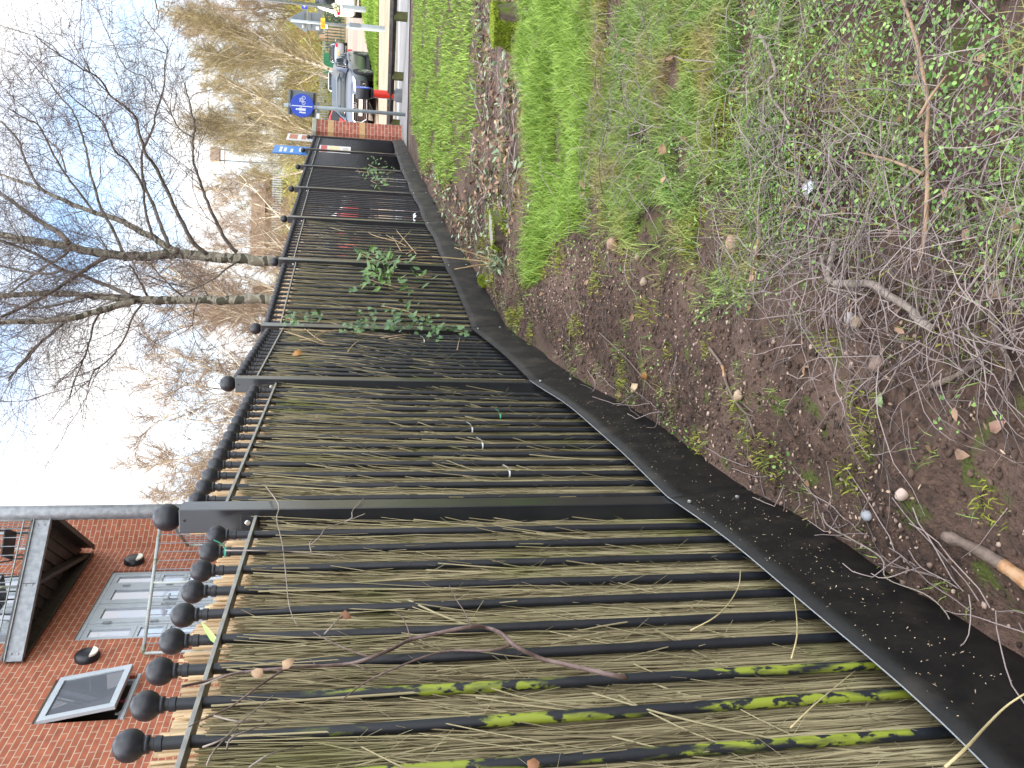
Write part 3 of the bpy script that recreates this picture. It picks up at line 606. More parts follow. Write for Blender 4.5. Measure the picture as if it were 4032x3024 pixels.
# wedge balconies: plan triangle A (on wall), B (inner corner), C (column)
Aw, Bw, Cw = (-3.60, 11.34), (-2.79, 14.40), (-1.86, 12.35)
A_, B_, C_ = [world2b(*p) for p in (Aw, Bw, Cw)]; A_ = (A_[0], -.02); B_ = (B_[0], -.03)
b = MB(); b.tube([(C_[0], C_[1], -.2), (C_[0], C_[1], 10.5)], .10, 20); b.build('column', zinc, bld, smooth=True)
def lerp(p, q, t): return (p[0] + (q[0] - p[0]) * t, p[1] + (q[1] - p[1]) * t)
def balcony(z, lab):
    m = MB(); m.prism([lerp(A_, C_, .02), lerp(C_, A_, .03), B_][::-1], z - .03, z + .012); bal = m.build('balcony', steel_dk, bld); bal['label'] = lab
    for (p, q, inset, mt) in ((A_, C_, 0, zinc), (C_, B_, 0, steel_dk), (A_, B_, .06, steel_dk)):
        P_, Q_ = lerp(p, q, .015), lerp(q, p, .05)
        b = MB()
        b.bar((*P_, z - .135), (*Q_, z - .135), .014, .19); b.bar((*P_, z - .033), (*Q_, z - .033), .075, .012); b.bar((*P_, z - .235), (*Q_, z - .235), .075, .012)
        bm = b.build('beam', mt, bal)
        if mt is zinc:
            b = MB(); t = Vector((Q_[0] - P_[0], Q_[1] - P_[1], 0)).normalized(); nn = Vector((t.y, -t.x, 0))
            for tt in (.05, .52, .96):
                for dz in (-.09, -.17):
                    pc = Vector((*lerp(P_, Q_, tt), z + dz)) + nn * .007; b.lathe([(.014, 0), (.014, .008), (.008, .011)], 8, Matrix.Translation(pc) @ nn.to_track_quat('Z', 'Y').to_matrix().to_4x4())
            b.build('bolt', zinc, bal)
    b = MB(); M1 = lerp(A_, C_, .5); b.bar((*M1, z - .13), (*lerp(B_, A_, .06), z - .13), .05, .15); b.build('cross_beam', steel_dk, bal)
    b = MB()
    for k in range(1, 12):
        t = k / 12; b.bar((*lerp(A_, C_, t), z - .04), (*lerp(A_, B_, t), z - .04), .02, .03)
    b.build('deck_ribs', steel_dk, bal)
    H = 1.08
    for (p, q, n) in ((A_, C_, 15), (C_, B_, 13)):
        P_, Q_ = lerp(p, q, .03), lerp(q, p, .05)
        b = MB(); b.tube([(*P_, z + H), (*Q_, z + H)], .024, 10); b.build('handrail', zincg, bal, smooth=True)
        for t in (0, .5, 1): b = MB(); c_ = lerp(P_, Q_, t); b.tube([(*c_, z), (*c_, z + H)], .02, 8); b.build('baluster_post', zincg, bal, smooth=True)
        b = MB(); b.bar((*P_, z + .1), (*Q_, z + .1), .03, .01)
        b.build('bottom_rail', zincg, bal)
        for k in range(1, n):
            if k * 2 == n: continue
            c_ = lerp(P_, Q_, k / n); b = MB(); b.tube([(*c_, z + .1), (*c_, z + H - .02)], .0065, 6); b.build('baluster', zinc, bal)
    return bal
zincg = mat('mossy_galvanised_tube', (.36, .41, .42), (.40, .44, .42), 6, .5, c3=(.16, .20, .10), s3=9, l3=.52, h3=.66)
balcony(5.77, 'upper wedge balcony with galvanised edge beam'); balcony(3.04, 'lower wedge terrace with mossy tube handrail')
def garden_chair(loc, rz, lab):
    t = thing('garden_chair', lab, 'chair', loc, rz)
    b = MB(); b.box((-.2, -.2, .42), (.2, .2, .45)); b.build('seat', black_pl, t, bevel=.01)
    b = MB(); 
    for k in range(4): b.box((-.2, .19 + .02 * k, .5 + .1 * k), (.2, .205 + .02 * k, .57 + .1 * k))
    b.build('backrest', black_pl, t)
    for sx in (-1, 1):
        for sy in (-1, 1): b = MB(); b.tube([(.19 * sx, .2 * sy, 0), (.18 * sx, .17 * sy, .43)], .012, 6); b.build('leg', black_pl, t)
        b = MB(); b.tube([(.22 * sx, .27, .62), (.23 * sx, .1, .66), (.23 * sx, -.2, .65), (.2 * sx, -.2, .43)], .012, 6); b.build('armrest', black_pl, t)
    return t
garden_chair((-2.35, 12.75, 5.785), R(200), 'dark metal garden chair on the upper balcony beside the round column')
garden_chair((-3.0, 12.45, 5.785), R(160), 'dark metal garden chair on the upper balcony by the glazed doors')

# ================================================================== STREET FURNITURE
def text_obj(s, size, m, parent=None, name='lettering', ext=.001, align='CENTER'):
    cu = bpy.data.curves.new(name, 'FONT'); cu.body = s; cu.size = size; cu.extrude = ext; cu.align_x = align; cu.align_y = 'CENTER'
    tmp = bpy.data.objects.new(name, cu); COL.objects.link(tmp); dg = bpy.context.evaluated_depsgraph_get(); me = bpy.data.meshes.new_from_object(tmp.evaluated_get(dg))
    COL.objects.unlink(tmp); bpy.data.objects.remove(tmp); me.materials.clear(); me.materials.append(m); o = bpy.data.objects.new(name, me); return link(o, parent)
pole_grey = mat('grey_painted_pole', (.20, .24, .26), (.25, .29, .31), 8, .45)
sign_back = mat('grey_sign_back', (.13, .155, .175), (.16, .185, .2), 5, .5)
sign_blue = mat('sign_blue', (.008, .05, .42), (.01, .06, .48), 5, .35)
pale_sheet = mat('sign_white', (.62, .66, .68), rough=.5)
yellow = mat('plate_yellow', (.75, .43, .02), rough=.5)
# brick pillar with two bands and a cap
bpm = brick_mat('pillar_brick', (.36, .10, .06), (.26, .07, .045), (.45, .36, .28), 'sum')
buff = mat('buff_brick_band', (.40, .26, .12), (.46, .31, .15), 12, .85)
py_ = 18.35; px_ = float(at(1400, 527, py_)[0])
pil = thing('brick_pillar', 'square red brick pillar with two buff bands and stone cap at the end of the fence', 'pillar', (px_, py_, .30), R(-62))
b = MB(); w2 = .17; b.box((-w2, -w2, 0), (w2, w2, 2.04)); b.build('shaft', bpm, pil)
b = MB(); b.box((-w2 - .004, -w2 - .004, 1.68), (w2 + .004, w2 + .004, 1.80)); b.build('band', buff, pil)
b = MB(); b.box((-w2 - .004, -w2 - .004, 1.02), (w2 + .004, w2 + .004, 1.14)); b.build('band', buff, pil)
b = MB(); b.box((-w2 - .03, -w2 - .03, 2.04), (w2 + .03, w2 + .03, 2.13)); b.build('cap', mat('stone_cap', (.30, .30, .24), (.36, .35, .3), 8, .85), pil, bevel=.01)
b = MB(); b.box((-w2 - .02, -w2 - .02, 0), (w2 + .02, w2 + .02, .24)); b.build('plinth', mat('concrete_plinth', (.24, .23, .21), (.3, .28, .26), 8, .9), pil)
# timber knee rail
wood = mat('weathered_dark_timber', (.022, .018, .015), (.05, .042, .035), 9, .85, stretch=(1, 1, 1), bump=.2, bscale=30, c3=(.07, .065, .055), s3=6)
wood_g = mat('mossy_timber_post', (.06, .07, .018), (.09, .09, .03), 9, .85, bump=.2, bscale=30)
E0, E1 = at(1533, 521, 19.3), at(1560, -300, 15.6)
kr = thing('knee_rail', 'low dark timber knee rail running along the path edge', 'knee rail', (E0[0], E0[1], .5))
d = Vector(E1 - E0); b = MB()
rl_ = MB(); T = d.normalized(); S_ = T.cross(Vector((0, 0, 1))).normalized(); U_ = S_.cross(T)
vs = []
for c in (Vector((0, 0, E0[2] - .5)), Vector((d.x, d.y, E1[2] - .5))):
    for q in (U_ * .075, S_ * .075, -U_ * .075, -S_ * .075): vs.append(c + q)
rl_.add(vs, [(0, 1, 2, 3), (7, 6, 5, 4), (0, 4, 5, 1), (1, 5, 6, 2), (2, 6, 7, 3), (3, 7, 4, 0)]); rl_.build('rail', wood, kr, bevel=.008)
for yp in (476, 262, 20, -230):
    t = (521 - yp) / 821.; c = Vector((d.x * t, d.y * t, 0)); zt = E0[2] - .5 + d.z * t
    b = MB(); b.box((c.x - .075, c.y - .07, -.3), (c.x + .075, c.y + .07, zt - .02)); b.build('post', wood_g, kr, bevel=.008)
# blue shared-path sign on a grey pole, seen with the back of another plate behind it
Pp = G(1606, 452); Pp = np.array([Pp[0] * 1.035, Pp[1] * 1.035, .5]); topz = at(1119, 416, Pp[1])[2]; cz_ = at(1190, 424, Pp[1])[2]
sg = thing('cycle_path_sign', 'round blue shared cycle and pedestrian path sign on a slim grey pole', 'sign', (Pp[0], Pp[1], Pp[2]))
sg.rotation_euler = (0, R(0.2), 0)
b = MB(); b.tube([(0, 0, -.3), (0, 0, topz - .5)], .038, 14); b.build('pole', pole_grey, sg, smooth=True)
face = Matrix.Translation((0, -.05, cz_ - .5)) @ Matrix.Rotation(R(-17), 4, 'Z') @ Matrix.Rotation(R(90), 4, 'X')
def face_obj(nm, mb, m, par): o = mb.build(nm, m, par); o.matrix_local = face; return o
b = MB(); b.lathe([(.225, -.004), (.228, 0), (.225, .004)], 40); disc = face_obj('sign_disc', b, sign_blue, sg)
b = MB(); b.lathe([(.229, -.005), (.229, .0045), (.219, .0052), (.219, .0042)], 40); rim_ = b.build('rim', pale_sheet, disc)
bpy.data.objects.remove(rim_)
def ring(b, cx, cy, r_, w_, z0=.004, z1=.006, n=18):
    for k in range(n):
        a0, a1 = 2 * PI * k / n, 2 * PI * (k + 1) / n
        b.prism([(cx + (r_ - w_) * math.cos(a0), cy + (r_ - w_) * math.sin(a0)), (cx + r_ * math.cos(a0), cy + r_ * math.sin(a0)), (cx + r_ * math.cos(a1), cy + r_ * math.sin(a1)), (cx + (r_ - w_) * math.cos(a1), cy + (r_ - w_) * math.sin(a1))], z0, z1)
def bar2(b, p, q, w_, z0=.004, z1=.006):
    p = Vector(p); q = Vector(q); n = (q - p).normalized(); s = Vector((-n.y, n.x)) * w_ / 2; b.prism([p - s, q - s, q + s, p + s], z0, z1)
b = MB(); bar2(b, (-.012, -.20), (-.012, .205), .018); b.build('divider', pale_sheet, disc)
b = MB(); ring(b, .055, -.03, .036, .009); ring(b, .150, -.03, .036, .009)
for p, q in (((.055, -.03), (.085, .03)), ((.085, .03), (.13, .03)), ((.055, -.03), (.095, -.03)), ((.095, -.03), (.13, .03)), ((.15, -.03), (.128, .05)), ((.128, .05), (.108, .055)), ((.095, -.03), (.082, .045)), ((.07, .047), (.095, .047))): bar2(b, p, q, .008)
b.build('bicycle_symbol', pale_sheet, disc)
b = MB()
for cx, s in ((-.075, 1.), (-.135, .58)):
    ring(b, cx, .105 * s - .03 * (1 - s), .020 * s, .020 * s)
    b.prism([(cx - .026 * s, -.07), (cx + .026 * s, -.07), (cx + .018 * s, .08 * s - .03 * (1 - s)), (cx - .018 * s, .08 * s - .03 * (1 - s))], .004, .006)
bar2(b, (-.09, .06), (-.128, .0), .011); bar2(b, (-.06, .07), (-.035, .0), .011); b.build('pedestrian_symbols', pale_sheet, disc)
bk = Matrix.Translation((.03, .06, cz_ - .5 + .0)) @ Matrix.Rotation(R(-17), 4, 'Z')
b = MB(); b.box((-.20, -.004, -.265), (.285, .004, .285), 0, None); o = b.build('back_plate', sign_back, sg, bevel=.002); o.matrix_local = bk @ Matrix.Rotation(R(3), 4, 'Y')
b = MB(); b.box((-.19, -.03, .215), (.27, -.005, .245)); b.box((-.19, -.03, -.235), (.27, -.005, -.205)); o2 = b.build('mounting_channel', black_pl, o)
b = MB(); b.lathe([(.043, -.012), (.043, .012)], 14, Matrix.Translation((0, 0, cz_ - .5 + .26))); b.lathe([(.043, -.012), (.043, .012)], 14, Matrix.Translation((0, 0, cz_ - .5 - .27))); b.build('clamp', zinc, sg)
b = MB(); b.box((-.12, -.02, -.35), (.11, .02, -.29)); o = b.build('bracket_box', sign_back, sg); o.matrix_local = Matrix.Translation((0, .04, cz_ - .5 + .01))
b = MB(); b.box((-.235, -.045, -.355), (-.13, -.038, -.295)); o = b.build('small_label', pale_sheet, sg); o.matrix_local = Matrix.Translation((0, .0, cz_ - .5 + .01))
# red bollard with blue arrow disc
Bp = G(1592, 378); Bp = np.array([Bp[0] * 1.03, Bp[1] * 1.03, .52])
bo = thing('traffic_bollard', 'red traffic bollard with black lamp box and blue disc beyond the rail', 'bollard', Bp, R(-25))
b = MB(); b.lathe([(.15, -.05), (.145, .12), (.11, .18)], 16); b.build('base', mat('grey_rubber', (.14, .15, .16), rough=.6), bo, smooth='auto')
b = MB(); b.lathe([(.085, .16), (.085, .64)], 16); b.build('column', mat('signal_red', (.55, .025, .012), rough=.4), bo, smooth='auto')
b = MB(); b.box((-.086, -.052, .18), (-.080, .06, .62)); b.build('pale_strip', mat('pale_lilac', (.5, .5, .58), rough=.4), bo)  # narrow pale lilac strip down one side of the column
b = MB(); b.lathe([(.10, .63), (.12, .68), (.06, .70)], 16); b.build('collar', black_pl, bo, smooth='auto')
b = MB(); M = Matrix.Translation((0, 0, .85)) @ Matrix.Rotation(R(90), 4, 'Y'); b.lathe([(.15, -.125), (.16, -.115), (.16, .085), (.155, .10)], 28, M); bx = b.build('lamp_box', black_pl, bo, smooth='auto')
b = MB(); M = Matrix.Translation((.102, 0, .85)) @ Matrix.Rotation(R(90), 4, 'Y'); b.lathe([(.145, 0), (.145, .012)], 28, M); fd = b.build('sign_disc', mat('bright_blue', (.02, .09, .72), rough=.3), bo)
b = MB(); M2 = Matrix.Translation((.1145, 0, .85)) @ Matrix.Rotation(R(90), 4, 'Y') @ Matrix.Rotation(R(45), 4, 'Z')
b.prism([(-.08, -.016), (.02, -.016), (.02, -.045), (.085, 0), (.02, .045), (.02, .016), (-.08, .016)], 0, .003, M2); b.build('arrow', pale_sheet, fd)
# triangular warning sign seen from behind
Q = at(1521, 116, 24.3)
ts = thing('warning_sign', 'back of a grey triangular road sign with a yellow plate on a thick pole', 'sign', (Q[0], Q[1], float(gz(24.3))))
zl = lambda x, y: float(at(x, y, 24.3)[2] - gz(24.3))
zs = zl(1375, 120)
b = MB(); b.tube([(0, 0, -.3), (0, 0, zs), (0, 0, zs + .08)], [.085, .085, .05], 16); b.build('pole_base', pole_grey, ts, smooth='auto')
b = MB(); b.tube([(0, 0, zs + .05), (0, 0, zl(1145, 96))], .042, 14); b.build('pole', pole_grey, ts, smooth=True)
b = MB(); b.box((-.06, -.10, .75), (.06, -.086, 1.05)); b.build('access_door', sign_back, ts)
zb, zt = zl(1206, 100), zl(1131, 100); hw = (zt - zb) / math.sqrt(3) * 1.02
tri = []
for (vx_, vz_, a0) in ((-hw + .05, zb + .03, 210), (hw - .05, zb + .03, 330), (0, zt - .06, 90)):
    for k in range(-2, 3): a = R(a0 + k * 25); tri.append((vx_ + .04 * math.cos(a), vz_ + .04 * math.sin(a)))
RM = Matrix.Rotation(R(-24), 4, 'Z') @ Matrix.Translation((.02, .06, 0)) @ Matrix.Rotation(R(90), 4, 'X')
b = MB(); b.prism(tri, -.003, .003, RM); tp = b.build('triangle_plate', sign_back, ts)
z0, z1 = zl(1262, 100), zl(1211, 100); b = MB(); b.box((-.24, z0, -.003), (.24, z1, .003), 0, RM); b.build('lower_plate', sign_back, ts, bevel=.01)
b = MB()
for zz in (zb + .07, z1 - .07): b.box((-.2, zz - .018, .003), (.2, zz + .018, .03), 0, RM)
b.build('mounting_channel', sign_back, ts)
b = MB(); b.box((-.19, zb + .04, .003), (-.11, zb + .12, .006), 0, RM); b.box((-.2, z0 + .05, .003), (-.12, z0 + .13, .006), 0, RM); b.build('data_sticker', pale_sheet, ts)
z0, z1 = zl(1280, 100), zl(1263, 100); YM = Matrix.Rotation(R(-24), 4, 'Z') @ Matrix.Translation((0, -.05, (z0 + z1) / 2)) @ Matrix.Rotation(R(90), 4, 'X')
b = MB(); h_ = (z1 - z0) / 2; b.box((-.14, -h_, -.003), (.14, h_, .003), 0, YM); yp = b.build('yellow_plate', yellow, ts)
b = MB()
for zz, ws in ((h_ * .45, (-.10, -.02, .01, .09)), (-h_ * .1, (-.11, -.05, -.03, .03)), (-h_ * .6, (-.1, -.03, 0, .06))):
    for p in (0, 2): b.box((ws[p], zz - .008, .003), (ws[p + 1], zz + .008, .005), 0, YM)
b.build('print', bpy.data.materials['hole_black'], yp)
b = MB(); b.box((-.14, -h_ - .075, -.003), (-.02, -h_ - .01, .003), 0, YM); b.build('small_label', pale_sheet, ts)
# lamp post with flowers
Y0 = 31.0; Lb = at(1434, 38, Y0); zg = Lb[2]
lp = thing('lamp_post', 'tall galvanised lamp post with thick base on the grass verge', 'lamp post', (Lb[0], Lb[1], zg))
zk = at(1352, 30, Y0)[2] - zg
b = MB(); b.tube([(0, 0, -.3), (0, 0, zk), (0, 0, zk + .12)], [.105, .105, .06], 18); b.build('base', zinc, lp, smooth='auto')
b = MB(); b.tube([(0, 0, zk + .1), (0, 0, 7.4), (.15, 0, 7.8), (.5, 0, 8.0), (1.0, 0, 8.05)], [.058, .045, .04, .035, .03], 14); b.build('column', zinc, lp, smooth=True)
b = MB(); M = Matrix.Translation((1.3, 0, 8.03)) @ Matrix.Rotation(R(90), 4, 'Y'); b.lathe([(.03, -.35), (.09, -.2), (.10, .1), (.05, .32)], 14, M); b.build('lantern', zinc, lp, smooth=True)
n = 30; c = RNG.normal(size=(n, 3)) * np.array([.08, .05, .12]) + np.array([Lb[0] - .1, Lb[1] - .16, at(1325, 42, Y0)[2]])
V, F, q = leaves(c, RNG.normal(size=(n, 3)), .11, .09)
tag(npmesh('flower_bunch', V, F, mat('white_petals', (.75, .72, .62), (.5, .5, .3), attr=True), rnd=q), 'bunch of white flowers tied to the lamp post', 'flowers')
# sign boards on the railings near the far end
board_blue = mat('board_blue', (.03, .17, .48), (.04, .20, .55), 4, .45)
def fence_board(name, lab, x0, x1, y0, y1, Y, th, m, thick=.02):
    """upright board at depth Y whose face is th degrees from straight ahead"""
    zt_, zb_ = at(x0, (y0 + y1) / 2, Y)[2], at(x1, (y0 + y1) / 2, Y)[2]; c = at((x0 + x1) / 2, (y0 + y1) / 2, Y)
    view = math.degrees(math.atan2(c[0], c[1])); W = abs(y1 - y0) / FPX * Y / math.sin(R(th - view))
    t = thing(name, lab, 'sign board', (c[0], c[1], zb_), R(90 - th))
    b = MB(); b.box((-W / 2, -thick / 2, 0), (W / 2, thick / 2, zt_ - zb_)); b.build('panel', m, t, bevel=.003)
    return t, W, zt_ - zb_
t, W, Hh = fence_board('sign_board', 'tall blue sign board with faint white lettering near the far end of the railings', 1077, 1250, 578, 606, 16.25, 28, board_blue)
b = MB()
for z, a_, c_ in ((.80, -.35, -.05), (.80, .0, .3), (.70, -.3, .2), (.55, -.35, .1), (.36, -.2, .3), (.1, .15, .3)): b.box((W * a_, -.0115, Hh * z), (W * c_, -.0105, Hh * (z + .06)))
b.build('lettering', pale_sheet, t)
t, W, Hh = fence_board('notice_board', 'white notice board with red heading below the blue sign board', 1257, 1381, 577, 603, 16.2, 28, mat('notice_white', (.62, .60, .60), rough=.4))
b = MB(); b.box((-W * .45, -.0125, Hh * .76), (W * .45, -.0105, Hh * .95)); b.build('heading', mat('notice_red', (.45, .06, .06), rough=.5), t)
b = MB(); b.box((-W * .4, -.0125, Hh * .35), (W * .4, -.0105, Hh * .7)); b.build('picture_area', mat('notice_cream', (.7, .55, .33), rough=.5), t)
b = MB(); b.box((-W * .3, -.0125, Hh * .08), (W * .25, -.0105, Hh * .25)); b.build('text_block', mat('notice_grey', (.45, .42, .4), rough=.5), t)
t, W, Hh = fence_board('estate_sign', 'narrow white sign with two rust brown blocks beside the brick pillar', 1131, 1245, 531, 553, 18.0, 28, mat('sign_mist', (.55, .56, .57), rough=.45))
b = MB(); b.box((-W * .35, -.0125, Hh * .64), (W * .4, -.0105, Hh * .92)); b.box((-W * .35, -.0125, Hh * .34), (W * .35, -.0105, Hh * .50)); b.build('colour_block', mat('rust_print', (.36, .12, .05), rough=.5), t)
b = MB(); b.box((-W * .35, -.0125, Hh * .05), (W * .35, -.0105, Hh * .2)); b.build('text_block', white, t)

# ================================================================== CARS
tyre_m = mat('tyre_rubber', (.012, .012, .013), rough=.8); rim_m = mat('alloy_rim', (.35, .36, .38), rough=.3, metal=.8); dark_arch = mat('wheel_arch_black', (.006, .006, .007), rough=.8)
chrome = mat('chrome', (.75, .76, .78), rough=.15, metal=1); lampg = mat('headlamp_glass', (.42, .46, .50), rough=.08, coat=1); redl = mat('tail_lamp_red', (.55, .01, .015), rough=.2); plate_w = mat('number_plate_white', (.72, .72, .66), rough=.4); plate_y = mat('number_plate_yellow', (.75, .48, .03), rough=.4)
cglass, _t, _p = nodes('car_glass'); _p.inputs['Base Color'].default_value = (.015, .02, .024, 1); _p.inputs['Roughness'].default_value = .04; _p.inputs['Specular IOR Level'].default_value = .4
def paint(nm, c, met=.3): return mat(nm, c, rough=.35, metal=met, coat=.35)
STY = {
 'saloon': dict(L=4.72, W=1.84, low=[(2.36, .60, .30, .58, .63), (2.30, .76, .22, .64, .72), (2.10, .86, .19, .70, .80), (1.6, .905, .19, .76, .89), (.95, .915, .19, .84, .97), (0, .92, .20, .90, .95), (-1.1, .92, .20, .92, .97), (-1.75, .91, .21, .93, 1.02), (-2.2, .86, .25, .92, 1.02), (-2.34, .78, .30, .80, .94)],
   top=[(1.02, .95, .95), (.60, 1.18, .90), (.16, 1.40, .80), (-.35, 1.435, .76), (-.95, 1.40, .76), (-1.45, 1.23, .82), (-1.86, 1.02, .86)], wheels=(1.42, -1.40), ws=(0, 2), rs=(4, 6), side=(1, 5)),
 'hatch': dict(L=4.0, W=1.72, low=[(2.0, .58, .30, .58, .66), (1.94, .72, .22, .66, .78), (1.75, .81, .19, .74, .86), (1.3, .85, .19, .80, .94), (.85, .86, .19, .86, 1.0), (0, .86, .2, .92, .98), (-1.1, .86, .2, .95, 1.0), (-1.7, .85, .22, .98, 1.03), (-1.95, .80, .27, .95, 1.02), (-2.0, .74, .34, .8, .9)],
   top=[(.95, .98, .88), (.5, 1.24, .82), (.2, 1.42, .73), (-.4, 1.47, .69), (-1.2, 1.44, .69), (-1.62, 1.28, .74), (-1.86, 1.03, .78)], wheels=(1.25, -1.22), ws=(0, 2), rs=(4, 6), side=(1, 5)),
 'van': dict(L=4.9, W=1.92, low=[(2.45, .70, .34, .70, .80), (2.38, .85, .24, .80, .95), (2.1, .93, .2, .92, 1.08), (1.75, .95, .2, 1.0, 1.16), (1.3, .96, .2, 1.04, 1.12), (0, .96, .2, 1.06, 1.1), (-1.1, .96, .2, 1.06, 1.1), (-2.0, .96, .22, 1.06, 1.1), (-2.40, .95, .26, 1.06, 1.1), (-2.45, .92, .34, 1.0, 1.08)],
   top=[(1.72, 1.12, .94), (1.25, 1.55, .90), (.95, 1.82, .84), (.3, 1.93, .80), (-1.2, 1.94, .80), (-2.25, 1.90, .80), (-2.42, 1.10, .90)], wheels=(1.55, -1.45), ws=(0, 2), rs=(5, 6), side=(1, 3))}
def car(name, label, m, loc, heading, style='saloon', grille=False, plate=None, view='front', group='cars parked along the road'):
    st = STY[style]; t = thing(name, label, 'van' if style == 'van' else 'car', loc, heading, group)
    b = MB(); low = st['low']; sec = []
    for (x, hw, zl_, zs_, zt_) in low:
        half = [(.0, zl_), (hw * .86, zl_), (hw * .97, zl_ + .10), (hw, zl_ + (zs_ - zl_) * .5), (hw * .99, zs_ - .03), (hw * .95, zs_ + .01), (hw * .80, zt_ - .015), (hw * .4, zt_ + .008)]
        sec.append([(x, y, z) for y, z in half] + [(x, 0, zt_ + .014)] + [(x, -y, z) for y, z in half[:0:-1]])
    n = len(sec[0]); vs = [p for s in sec for p in s]; K = len(sec)
    b.add(vs, [(i * n + k, i * n + (k + 1) % n, (i + 1) * n + (k + 1) % n, (i + 1) * n + k) for i in range(K - 1) for k in range(n)] + [tuple(range(n - 1, -1, -1)), tuple((K - 1) * n + k for k in range(n))])
    top = st['top']; belt = lambda x: np.interp(-x, [-l[0] for l in low], [l[3] for l in low]) + .015
    hwb = lambda x: np.interp(-x, [-l[0] for l in low], [l[1] for l in low]) * .935
    vs = []; m_ = 7
    def tsec(x, z, w_):
        bz = min(belt(x), z - .004); hb = hwb(x); wt = w_ if z - bz > .03 else hb
        hy = hb + (wt * .93 - hb) * min(1, max(0, (z - bz) / .5)) if z - bz < .5 else wt * .93
        return [(x, hb, bz), (x, hy, z - .05 if z - bz > .1 else z - .002), (x, hy * .86, z - .012), (x, 0, z), (x, -hy * .86, z - .012), (x, -hy, z - .05 if z - bz > .1 else z - .002), (x, -hb, bz)]
    S = [tsec(*q) for q in top]
    for s in S: vs += s
    b.add(vs, [(i * m_ + k, i * m_ + k + 1, (i + 1) * m_ + k + 1, (i + 1) * m_ + k) for i in range(len(S) - 1) for k in range(m_ - 1)])
    body = b.build('body', m, t, smooth='auto')
    sub = body.modifiers.new('round', 'SUBSURF'); sub.levels = 1; sub.render_levels = 1
    up = lambda p, dx, dy, dz: (p[0] + dx, p[1] + dy, p[2] + dz)
    def glass_strip(nm, i0, i1, off):
        g_ = MB(); rows = []
        for i in range(i0, i1 + 1):
            f = .14 if i == i0 else (.86 if i == i1 else .5)
            s = S[i]; rows.append([up(p, off[0], 0, off[2]) for p in ((s[2][0], s[2][1] * .97, s[2][2]), (s[3][0], s[2][1] * .45, s[3][2] - .002), (s[3][0], -s[2][1] * .45, s[3][2] - .002), (s[4][0], s[4][1] * .97, s[4][2]))])
        v = [p for r_ in rows for p in r_]; g_.add(v, [(i * 4 + k, i * 4 + k + 1, (i + 1) * 4 + k + 1, (i + 1) * 4 + k) for i in range(len(rows) - 1) for k in range(3)])
        o = g_.build(nm, cglass, t, smooth=True); so = o.modifiers.new('t', 'SOLIDIFY'); so.thickness = .008; so.offset = 0; return o
    glass_strip('windscreen', *st['ws'], (.022, 0, .012)); glass_strip('rear_window', *st['rs'], (-.02, 0, .014))
    for sg_ in (1, -1):
        i0, i1 = st['side']; nm = 0
        xs_ = [S[i][0][0] for i in range(i0, i1 + 1)]; cuts = [(xs_[0] + .12, (xs_[0] + xs_[-1]) / 2 + .06), ((xs_[0] + xs_[-1]) / 2 - .03, xs_[-1] - .02)]
        for (xa, xb) in cuts:
            g_ = MB(); rows = []
            for x in np.linspace(xa, xb, 5):
                lo = [np.interp(-x, [-s[0][0] for s in S], [s[0][k] for s in S]) for k in (1, 2)]; hi = [np.interp(-x, [-s[1][0] for s in S], [s[1][k] for s in S]) for k in (1, 2)]
                for f in (.10, .88): rows.append((x, sg_ * (lo[0] + (hi[0] - lo[0]) * f + .010), lo[1] + (hi[1] - lo[1]) * f))
            g_.add(rows, [(2 * i, 2 * i + 2, 2 * i + 3, 2 * i + 1) for i in range(4)]); o = g_.build('side_window', cglass, t); so = o.modifiers.new('t', 'SOLIDIFY'); so.thickness = .008; so.offset = 0
        # door mirror
        xm = S[0][0][0] - .25; g_ = MB(); g_.lathe(sph(.085, 6, squash=1.3), 10, Matrix.Translation((xm, sg_ * (hwb(xm) + .16), belt(xm) + .08)) @ Matrix.Rotation(R(90), 4, 'X')); g_.bar((xm, sg_ * hwb(xm), belt(xm) + .03), (xm, sg_ * (hwb(xm) + .12), belt(xm) + .07), .05, .03); g_.build('door_mirror', m, t, smooth=True)
        # door handle line and sill
        g_ = MB(); g_.box((-.30, 0, .80), (-.12, .02, .83)); g_.box((-1.12, 0, .82), (-.96, .02, .85)); o = g_.build('handle', m, t); o.location = (0, sg_ * (st['W'] / 2 - .012) - (.02 if sg_ < 0 else 0), 0)
        g_ = MB(); x0, x1 = st['wheels'][1] + .42, st['wheels'][0] - .42; g_.box((x0, 0, .17), (x1, .02, .27)); o = g_.build('sill_trim', dark_arch, t); o.location = (0, sg_ * (st['W'] / 2 - .03) - (.02 if sg_ < 0 else 0), 0)
    Rw = .335 if style != 'hatch' else .30
    for xw in st['wheels']:
        for sg_ in (1, -1):
            yw = sg_ * (st['W'] / 2 - .10); MW = Matrix.Translation((xw, yw, Rw)) @ Matrix.Rotation(R(-90) * sg_, 4, 'X')
            g_ = MB(); g_.lathe([(Rw + .055, -.10), (Rw + .055, .094)], 26, MW); g_.build('wheel_arch', dark_arch, t)
            g_ = MB(); g_.lathe([(Rw * .62, -.1), (Rw - .03, -.11), (Rw, -.08), (Rw, .08), (Rw - .03, .115), (Rw * .68, .108), (Rw * .66, .06)], 26, MW); wo = g_.build('wheel', tyre_m, t, smooth='auto')
            g_ = MB(); g_.lathe([(Rw * .67, .07), (Rw * .67, .109), (Rw * .60, .106), (Rw * .58, .075)], 24, MW)
            for k in range(5):
                a = k * 2 * PI / 5; g_.box((.03, -.03, .08), (Rw * .62, .03, .105), 0, MW @ Matrix.Rotation(a, 4, 'Z'))
            g_.lathe([(.06, .08), (.06, .11)], 12, MW); g_.build('rim', rim_m, wo)
    xf = low[0][0]; xr = low[-1][0]; W2 = st['W'] / 2
